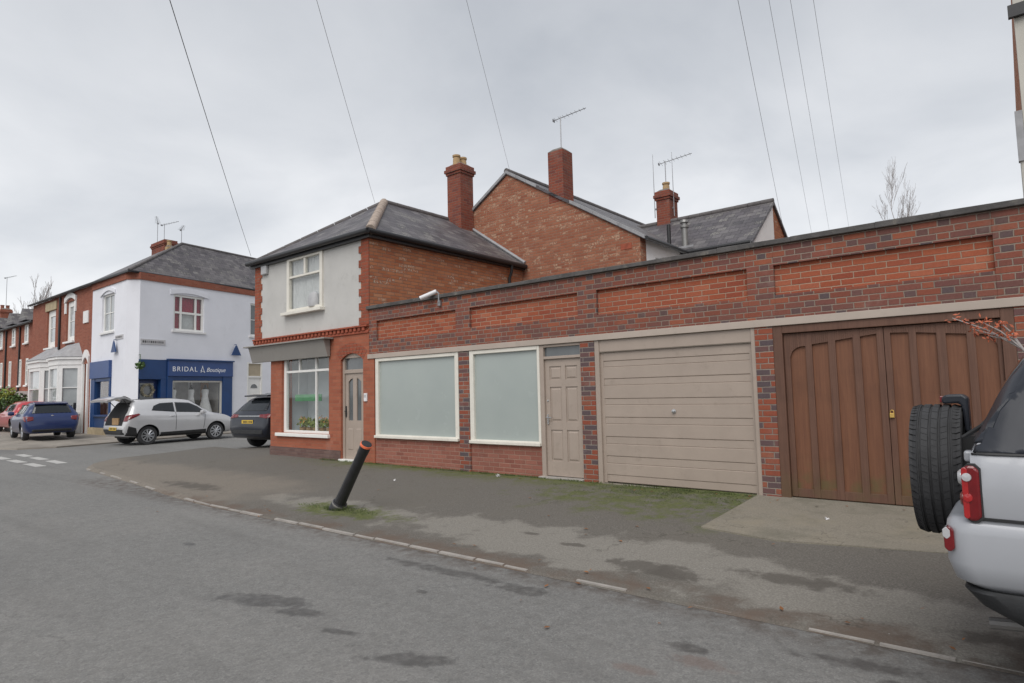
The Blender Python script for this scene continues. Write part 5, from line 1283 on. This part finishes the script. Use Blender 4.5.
# ------------------------------------------------------------------ street furniture and small things
A_, B_ = Vector((-7.43, 5.2, .02)), Vector((-6.76, 5.2, .945)); d = (B_ - A_); L = d.length; d.normalize()
rot = Vector((0, 0, 1)).rotation_difference(d).to_matrix().to_4x4(); X_ = Matrix.Translation(A_) @ rot
bo = thing('bollard', 'black cast iron bollard with orange band leaning steeply over the pavement', 'bollard', tuple(A_))
m = MB(X_).lathe([(.115, -.12), (.112, .04), (.105, .12), (.10, .125), (.10, .15), (.088, .17)], 24); m.build('base_collar', 'black_iron', bo, smooth=True)
MB(X_).lathe([(.080, .165), (.076, .25), (.067, L - .16), (.071, L - .14), (.074, L - .021)], 32, flute=.07, fl_lo=.2, fl_hi=L - .17).build('shaft', 'black_iron', bo, smooth=True, ang=25)
MB(X_).lathe([(.0745, L - .022), (.079, L - .019), (.079, L + .010), (.074, L + .013)], 28).build('reflective_band', 'orange_band', bo, smooth=True)
MB(X_).lathe([(.0735, L + .0), (.072, L + .017), (.05, L + .022), (.0, L + .023)], 28).build('cap', 'black_iron', bo, smooth=True)
MB(X_).lathe([(.101, .128), (.104, .132), (.104, .150), (.101, .154)], 28).build('steel_strap', 'rust', bo, smooth=True)

cam_ = thing('security_camera', 'white security camera on the dark coping of the workshop wall', 'security camera', (-8.55, YF - .05, 3.42))
V0, V1 = Vector((-8.83, YF - .22, 3.40)), Vector((-8.56, YF - .05, 3.52))
MB().tube([V0, V1], .042, 12).build('housing', 'plastic_white', cam_, smooth=True)
dd = (V1 - V0).normalized(); MB().tube([V0 - dd * .012, V0 + dd * .002], .036, 12).build('lens', 'trim_black', cam_)
MB().tube([V1, (-8.50, YF - .05, 3.47), (-8.50, YF - .05, 3.30)], .016, 8).box(-8.535, -8.465, YF - .05, YF - .001, 3.24, 3.34).build('bracket', 'metal', cam_)
m = MB().box(-14.96, -14.70, YF - .07, YF + .008, 4.70, 4.97); solo(m, 'alarm_box', 'steel_box', 'grey alarm box high on the rendered wall of the corner shop', 'alarm box', loc=(-14.83, YF, 4.8), bevel=.02)
it = thing('intercom', 'small white door entry panel right of the beige shop door', 'intercom', (-10.77, YF, 1.55)); MB().box(-10.82, -10.72, YF - .03, YF - .001, 1.46, 1.63).build('case', 'plastic_white', it, bevel=.006); MB().box(-10.80, -10.74, YF - .033, YF - .0305, 1.54, 1.60).build('speaker_grille', 'steel_box', it)
# things in the corner shop window
g_ = thing('window_reflection', 'bright green hanging board inside the corner shop window', 'display board', (-13.2, YF + .45, 1.6))
MB().box(-13.85, -12.75, YF + .24, YF + .255, 1.48, 1.64).build('board', 'green_reflection', g_); MB().tube([(-13.7, YF + .247, 1.64), (-13.7, YF + .247, 2.55)], .006, 5).tube([(-12.9, YF + .247, 1.64), (-12.9, YF + .247, 2.55)], .006, 5).build('added_cord', 'white', g_)  # board and its cords are added to stand for a green window reflection
rr = random.Random(8)
pl_names = ['leftmost potted plant with orange flowers on the shop window ledge', 'second potted plant from the left on the shop window ledge', 'third potted plant from the left on the shop window ledge', 'fourth potted plant from the left on the shop window ledge', 'rightmost potted plant on the corner shop window ledge']
for i in range(5):
    px = -13.55 + i * .27; p = thing('potted_plant', pl_names[i], 'potted plant', (px, YF + .27, .74), 'potted plants in the corner shop window')
    MB().lathe([(.06, .742), (.085, .86), (.09, .86), (.075, .85)], 14, 'z', (px, YF + .27, 0)).build('pot', 'pot', p, smooth=True)
    leaf_ball((px, YF + .27, .97), .14, 70, .05, i + 20).build('leaves', 'leaf_y', p)
    if i in (0, 3, 4): leaf_ball((px, YF + .25, 1.04), .12, 30, .03, i + 40).build('flowers', 'flower', p)
# aerials
def aerial(base, h, boom_dir, boom, els, label, el=.28, tilt=0):
    t = thing('tv_aerial', label, 'aerial', base, 'television aerials on the rooftops'); b = Vector(base)
    MB().tube([b, b + Vector((0, 0, h))], .014, 6).build('mast', 'metal', t)
    d = Vector(boom_dir).normalized(); top = b + Vector((0, 0, h - .05)); s0 = top - d * .2
    MB().tube([s0, s0 + d * boom], .010, 6).build('boom', 'metal', t)
    sd = d.cross(Vector((0, 0, 1))).normalized(); m = MB()
    for i in range(els):
        c_ = s0 + d * (boom * (i + .5) / els); e = el * (1 - .5 * i / els)
        m.tube([c_ - sd * e / 2, c_ + sd * e / 2], .005, 4)
    m.build('elements', 'metal', t)
    MB().box(s0.x - .006, s0.x + .006, s0.y - .05, s0.y + .05, s0.z - .04, s0.z + .04).build('reflector', 'metal', t)
aerial((-9.42, YG + .28, 8.12), .95, (1, .25, .18), .95, 8, 'aerial on the tall square chimney of the brick gable')
aerial((-8.44, 18.2, 7.82), .95, (1, .2, .15), 1.05, 8, 'aerial on the small chimney of the rear slate house', .45)
for i, (px, py, hh, lb) in enumerate(((-8.70, 17.88, 1.75, 'thin whip antenna left of the aerial on the rear slate house chimney'), (-8.16, 18.1, 1.75, 'thin whip antenna right of the aerial on the rear slate house chimney'))):
    t = thing('whip_antenna', lb, 'antenna', (px, py, 6.9), 'whip antennas on the rear chimney'); MB().tube([(px, py, 6.9), (px, py, 8.2), (px, py, 6.9 + hh + .3)], [.013, .01, .006], 6).build('rod', 'metal', t); MB().box(min(px, px + (.06 if i == 0 else -.06)), max(px, px + (.06 if i == 0 else -.06)), py - .015, py + .015, 7.15, 7.2).build('bracket', 'metal', t)
aerial((-35.1, 13.5, 9.8), 1.2, (.9, -.4, .0), 1.5, 8, 'tallest aerial above the bridal shop roof')
aerial((-34.5, 13.6, 9.8), 1.0, (.9, .3, .05), 1.2, 7, 'second tallest aerial above the bridal shop roof')
aerial((-30.76, 12.9, 9.0), .75, (.9, -.2, .1), .7, 6, 'small aerial at the hip peak of the bridal shop roof')
aerial((-54.7, 11.3, 8.1), 2.3, (.9, .3, .05), 1.2, 7, 'aerial on the terrace chimney at the far left')
# overhead wires from a pole beside the photographer
PT = Vector((-.35, -2.1, 8.5))
po = thing('utility_pole', 'tarred timber telephone pole beside the photographer that the overhead cables run from', 'pole', (-.35, -2.1, 0)); MB().tube([(-.35, -2.1, 0), (-.35, -2.1, 8.8)], [.15, .10], 14).build('shaft', 'pole', po, smooth=True)
MB().box(-.42, -.28, -2.22, -2.2, 2.2, 2.9).build('pole_plate', 'metal', po)
def ends(): 
    return [((-1.879, .447), 14.6, 'leftmost overhead cable, the dark one running to the bridal shop roof', 'cable', .0075), ((-1.259, .487), 10.75, 'overhead cable running down to the hip ridge of the corner shop', 'cable_grey', .0038), ((-.812, .459), 13.52, 'overhead cable running down to the peak of the brick gable', 'cable_grey', .0032),
            ((-.273, .225), 19.1, 'overhead cable running to the white gable of the rear slate house', 'cable_grey', .0034), ((-.235, .222), 26, 'first overhead cable to the right of the rear white gable', 'cable_grey', .0034), ((-.211, .223), 27, 'middle overhead cable left of the bare birch tree', 'cable_grey', .0032), ((-.185, .222), 28, 'rightmost overhead cable, nearest to the bare birch tree', 'cable_grey', .0032)]
for k, ((rx, rz), y, lb, mt, rad) in enumerate(ends()):
    e = Vector((rx * y, y, 1.6 + rz * y)); s_ = PT + Vector((.06 * (k - 3), .05, .05 * (k % 3)))
    pts = [s_.lerp(e, i / 24) - Vector((0, 0, .25 * 4 * (i / 24) * (1 - i / 24) * (0.4 if k else .5))) for i in range(25)]
    solo(MB().tube(pts, rad, 6), 'overhead_cable', mt, lb, 'cable', 'overhead telephone cables', loc=tuple(s_), smooth=True)

# ------------------------------------------------------------------ plants
def branch(m, p, d, L, r, depth, rng, spread=.5, up=.15, seg=4, minr=.004):
    pts = [p]; dirv = d.normalized(); rs = [r]
    for i in range(seg):
        dirv = (dirv + Vector((rng.gauss(0, .10), rng.gauss(0, .10), rng.gauss(0, .06) + up * .2))).normalized()
        pts.append(pts[-1] + dirv * L / seg); rs.append(max(minr, r * (1 - .6 * (i + 1) / seg)))
    m.tube(pts, rs, 5, False)
    tips = [pts[-1]]
    if depth:
        for i in range(1, seg + 1):
            for _ in range(rng.choice((1, 2))):
                a = Vector((rng.gauss(0, 1), rng.gauss(0, 1), rng.gauss(0, .5))).normalized()
                tips += branch(m, pts[i], dirv + a * spread * rng.uniform(.6, 1.3) + Vector((0, 0, up)), L * rng.uniform(.38, .58), rs[i] * .55, depth - 1, rng, spread, up, 3, minr)
    return tips
rng = random.Random(12); bt = thing('bare_birch', 'slender bare winter tree behind the right end of the brick wall', 'tree', (-3.68, 30, 0))
m = MB(); m.tube([(-3.68, 30, 0), (-3.75, 30, 3.5), (-3.66, 30, 7.2)], [.14, .09, .035], 8).build('trunk', 'bark', bt, smooth=True)
m = MB(); p = Vector((-3.7, 30, 5.0))
branch(m, Vector((-3.66, 30, 7.2)), Vector((.02, 0, 1)), 2.3, .02, 3, rng, .38, .35, 7, .0035)
for zz_, dx in ((5.6, -.5), (6.2, .45), (6.8, -.35), (7.0, .5)): branch(m, Vector((-3.7, 30, zz_)), Vector((dx * .6, rng.uniform(-.3, .3), 1)), 1.5, .012, 3, rng, .42, .35, 5, .0035)
m.build('twigs', 'twig', bt)
for i, (px, hz, lb) in enumerate(((-131.5, 19.6, 'distant bare tree rising behind the terrace roof at far left'), (-127.5, 18.8, 'distant bare tree just left of the bay-windowed house roof'))):
    t = thing('distant_tree', lb, 'tree', (px, 30, 0), 'distant bare trees beyond the terrace'); rng = random.Random(30 + i)
    MB().tube([(px, 30, 0), (px, 30, 10)], [.35, .2], 7).build('trunk', 'bark', t, smooth=True); m = MB()
    branch(m, Vector((px, 30, 8)), Vector((0, 0, 1)), hz - 11, .16, 3, rng, .45, .4, 6, .022)
    for k in range(5): branch(m, Vector((px, 30, 7.5 + k)), Vector((rng.uniform(-.5, .5), rng.uniform(-.5, .5), 1)), 5, .08, 2, rng, .5, .35, 5, .022)
    m.build('twigs', 'twig', t)
# red leaved shrub between the gates and the off-roader
rng = random.Random(5); sh = thing('red_leaf_shrub', 'thin shrub with pale twigs and orange red autumn leaves behind the off-roader', 'shrub', (.75, 7.05, .15))
m = MB(); tips = []
base = Vector((.75, 7.05, .1)); mid = Vector((.22, 7.02, 1.55))
m.tube([base, (.55, 7.04, .9), mid, (-.02, 7.0, 1.86)], [.035, .028, .02, .014], 7)
root2 = Vector((-.02, 7.0, 1.86))
for tgt in ((-.50, 6.98, 2.17), (-.36, 7.05, 2.06), (-.30, 6.9, 2.12), (-.16, 7.0, 2.10), (-.12, 6.95, 1.98), (-.25, 7.0, 1.99)):
    tgt = Vector(tgt); c_ = (root2 + tgt) / 2 + Vector((0, 0, .03)); m.tube([root2, c_, tgt], [.011, .007, .004], 5); tips += [tgt, c_.lerp(tgt, .5), c_.lerp(tgt, .8)]
for k in range(7):
    a = Vector((.55, 7.04, .9)).lerp(mid, rng.random()); e = a + Vector((rng.uniform(-.1, .7), rng.uniform(-.3, .3), rng.uniform(.4, .9))); m.tube([a, (a + e) / 2, e], [.012, .008, .004], 5); tips.append(e)
m.build('branches', 'twig', sh)
lv = MB()
for q in tips: leaf_ball(q, .07, 8, .021, rng.randint(0, 999), lv)
lv.build('leaves', 'leaf_r', sh)
# green garden bush far left with the dark fences
gb = thing('garden_bush', 'leafy green garden bush by the dark fence at the left edge', 'bush', (-41.8, 8.6, .2))
MB().tube([(-41.8, 8.6, .2), (-41.8, 8.6, 1.5)], [.08, .05], 7).build('trunk', 'bark', gb)
m = MB(); rg_ = random.Random(3)
for k in range(14): leaf_ball((-41.8 + rg_.gauss(0, .7), 8.7 + rg_.gauss(0, .45), 1.75 + rg_.gauss(0, .45)), .5, 130, .10, k, m)
m.build('leaves', 'leaf_g', gb); m = MB()
for k in range(4): leaf_ball((-40.9 + .3 * k, 8.4 + .2 * (k % 2), 1.9 + .1 * k), .25, 40, .08, 60 + k, m)
m.build('autumn_leaves', 'leaf_y', gb)
def fence(x0, x1, y, lb, h=1.25):
    f = thing('dark_fence', lb, 'fence', ((x0 + x1) / 2, y, .2), 'dark garden fences in front of the houses'); m = MB(); x = x0
    while x < x1 - .05: m.box(x, x + .11, y, y + .02, .22, h + .2); x += .125
    m.build('boards', 'black_iron', f); MB().box(x0, x1, y + .021, y + .06, .5, .58).box(x0, x1, y + .021, y + .06, 1.1, 1.18).build('rails', 'black_iron', f)
    for px in (x0, x1): MB().box(px - .05, px + .05, y + .061, y + .15, .15, h + .3).build('post', 'black_iron', f)
fence(-40.8, -38.4, 8.55, 'dark slatted fence left of the blue hatchback'); fence(-34.6, -32.7, 9.2, 'dark slatted fence right of the blue hatchback, below the bay window')
m = MB().prism([(-40.8, .2), (-42.8, .2), (-42.8, .75), (-40.8, .75)], 'y', 8.3, 8.5); solo(m, 'low_garden_wall', 'brick_far', 'low brick garden wall under the green bush', 'garden wall', loc=(-41.8, 8.4, .2))
# ground cover
rg_ = random.Random(17); m = MB()
def blades(cx, cy, rx, ry, n, h):
    for _ in range(n):
        a = rg_.uniform(0, 6.28); q = rg_.random() ** .6; x = cx + rx * q * math.cos(a); y = cy + ry * q * math.sin(a); z = zp(y) + .004
        t = rg_.uniform(0, 6.28); w_ = .004; hh = h * rg_.uniform(.4, 1.2); lx, ly = rg_.gauss(0, .015), rg_.gauss(0, .015)
        m.add([(x - w_ * math.cos(t), y - w_ * math.sin(t), z), (x + w_ * math.cos(t), y + w_ * math.sin(t), z), (x + lx, y + ly, z + hh)], [(0, 1, 2)])
blades(-7.4, 5.18, .22, .12, 420, .05); blades(-6.95, 5.2, .4, .12, 260, .022); blades(-7.9, 5.15, .35, .1, 160, .022)
for k in range(170): blades(rg_.uniform(-12.5, -2.8), 8.21, .09, .04, 14, .03)
for k in range(190): blades(rg_.gauss(-3.9, .75), 8.2 - abs(rg_.gauss(0, .38)), .13, .06, 16, .012)
tag(m.build('grass_tufts', 'grass'), 'short grass and moss tufts along the wall and around the bollard', 'grass', kind='stuff')
m = MB()
for _ in range(75):
    x = rg_.choice((rg_.uniform(-12, 0), rg_.uniform(-5, 0))); y = rg_.choice((rg_.uniform(3.2, 8.1), rg_.uniform(4.5, 4.8), rg_.uniform(7.9, 8.2))); z = (zp(y) if y > 4.5 else .0) + .012
    t = rg_.uniform(0, 6.28); s_ = rg_.uniform(.012, .032); c_, q = math.cos(t) * s_, math.sin(t) * s_
    m.add([(x - c_, y - q, z), (x + q * .5, y - c_ * .5, z + .006), (x + c_, y + q, z + rg_.uniform(0, .012)), (x - q * .5, y + c_ * .5, z + .004)], [(0, 1, 2, 3)])
tag(m.build('fallen_leaves', 'leaf_b'), 'small brown fallen leaves scattered over pavement and road', 'leaves', kind='stuff')
for i, (x, y, lb) in enumerate(((-6.95, 8.05, 'crumpled white paper scrap on the moss by the right frosted window'), (-8.35, 7.0, 'tiny white paper scrap on the asphalt right of the bollard'), (-1.75, 7.35, 'white scrap on the concrete apron before the gates'))):
    z = zp(y) + .012; m = leaf_ball((x, y, z + .012), .018 if i else .03, 10, .016 if i else .028, i, flat=.3); solo(m, 'paper_scrap', 'plastic_white', lb, 'litter', 'paper scraps on the pavement', loc=(x, y, z))

# ------------------------------------------------------------------ camera, sky, light
f_, yaw, pit, rol = 628.2, R(-39.278), R(4.515), R(-1.375)
fw = Vector((math.sin(yaw) * math.cos(pit), math.cos(yaw) * math.cos(pit), math.sin(pit)))
r0 = Vector((math.cos(yaw), -math.sin(yaw), 0)); u0 = r0.cross(fw)
rt_ = r0 * math.cos(rol) + u0 * math.sin(rol); up_ = u0 * math.cos(rol) - r0 * math.sin(rol)
cd = bpy.data.cameras.new('camera'); cam = bpy.data.objects.new('camera', cd); COL.objects.link(cam)
cam.matrix_world = Matrix(((rt_.x, up_.x, -fw.x, 0), (rt_.y, up_.y, -fw.y, 0), (rt_.z, up_.z, -fw.z, 1.6), (0, 0, 0, 1)))
cd.sensor_width = 36; cd.lens = f_ * 36 / 1024; cd.clip_end = 3000; cd.clip_start = .05
SC.camera = cam
SUN_EL, SUN_AZ = R(50), R(158)          # azimuth from +y towards +x
w = bpy.data.worlds.new('World'); SC.world = w; w.use_nodes = True; t = w.node_tree; t.nodes.clear()
N = lambda k, **a: (lambda n: ([setattr(n, q, v) for q, v in a.items()], n)[1])(t.nodes.new(k))
out = N('ShaderNodeOutputWorld'); bg = N('ShaderNodeBackground'); bg.inputs[1].default_value = .1
sky = N('ShaderNodeTexSky', sky_type='NISHITA'); sky.sun_disc = False; sky.sun_elevation = SUN_EL; sky.sun_rotation = SUN_AZ; sky.air_density = 1; sky.dust_density = 3
tc = N('ShaderNodeTexCoord'); sx = N('ShaderNodeSeparateXYZ'); t.links.new(tc.outputs['Generated'], sx.inputs[0])
def mth(op, a, b):
    n = N('ShaderNodeMath', operation=op)
    for i, v in enumerate((a, b)):
        if isinstance(v, (int, float)): n.inputs[i].default_value = v
        else: t.links.new(v, n.inputs[i])
    return n.outputs[0]
zc = mth('ADD', mth('MAXIMUM', sx.outputs[2], 0.), .28)
cv = N('ShaderNodeCombineXYZ'); t.links.new(mth('DIVIDE', sx.outputs[0], zc), cv.inputs[0]); t.links.new(mth('DIVIDE', sx.outputs[1], zc), cv.inputs[1])
no = N('ShaderNodeTexNoise'); no.inputs['Scale'].default_value = 1.5; no.inputs['Detail'].default_value = 7; no.inputs['Roughness'].default_value = .52; no.inputs['Distortion'].default_value = .35; t.links.new(cv.outputs[0], no.inputs['Vector'])
rp = N('ShaderNodeValToRGB'); e = rp.color_ramp.elements; e[0].position = .32; e[0].color = (.70, .72, .755, 1); e[1].position = .70; e[1].color = (1., 1., 1.01, 1); t.links.new(no.outputs[0], rp.inputs[0])
gr_ = N('ShaderNodeValToRGB'); e = gr_.color_ramp.elements; e[0].position = 0; e[0].color = (7.6, 7.62, 7.6, 1); e[1].position = .62; e[1].color = (4.05, 4.2, 4.4, 1); t.links.new(sx.outputs[2], gr_.inputs[0])
mu = N('ShaderNodeMix', data_type='RGBA', blend_type='MULTIPLY'); mu.inputs[0].default_value = 1; t.links.new(gr_.outputs[0], mu.inputs[6]); t.links.new(rp.outputs[0], mu.inputs[7])
mx = N('ShaderNodeMix', data_type='RGBA'); mx.inputs[0].default_value = .93; t.links.new(sky.outputs[0], mx.inputs[6]); t.links.new(mu.outputs[2], mx.inputs[7])
t.links.new(mx.outputs[2], bg.inputs[0]); t.links.new(bg.outputs[0], out.inputs[0])
sd = bpy.data.lights.new('sun', 'SUN'); sd.energy = 1.5; sd.angle = R(50); sd.color = (1, .97, .93)
so = bpy.data.objects.new('sun', sd); COL.objects.link(so)
D_ = -Vector((math.sin(SUN_AZ) * math.cos(SUN_EL), math.cos(SUN_AZ) * math.cos(SUN_EL), math.sin(SUN_EL)))
so.rotation_euler = D_.to_track_quat('-Z', 'Y').to_euler(); so.location = (0, -20, 40)
vs_ = SC.view_settings; SC.display_settings.display_device = 'sRGB'; vs_.view_transform = 'Standard'; vs_.look = 'None'; vs_.exposure = .62; vs_.gamma = 1; vs_.use_curve_mapping = False
SC.render.engine = 'CYCLES'; SC.cycles.max_bounces = 6; SC.cycles.transparent_max_bounces = 8; SC.cycles.use_denoising = True
SC.render.resolution_x = 1024; SC.render.resolution_y = 683
for o in bpy.data.objects:
    if '_w' in o: del o['_w']
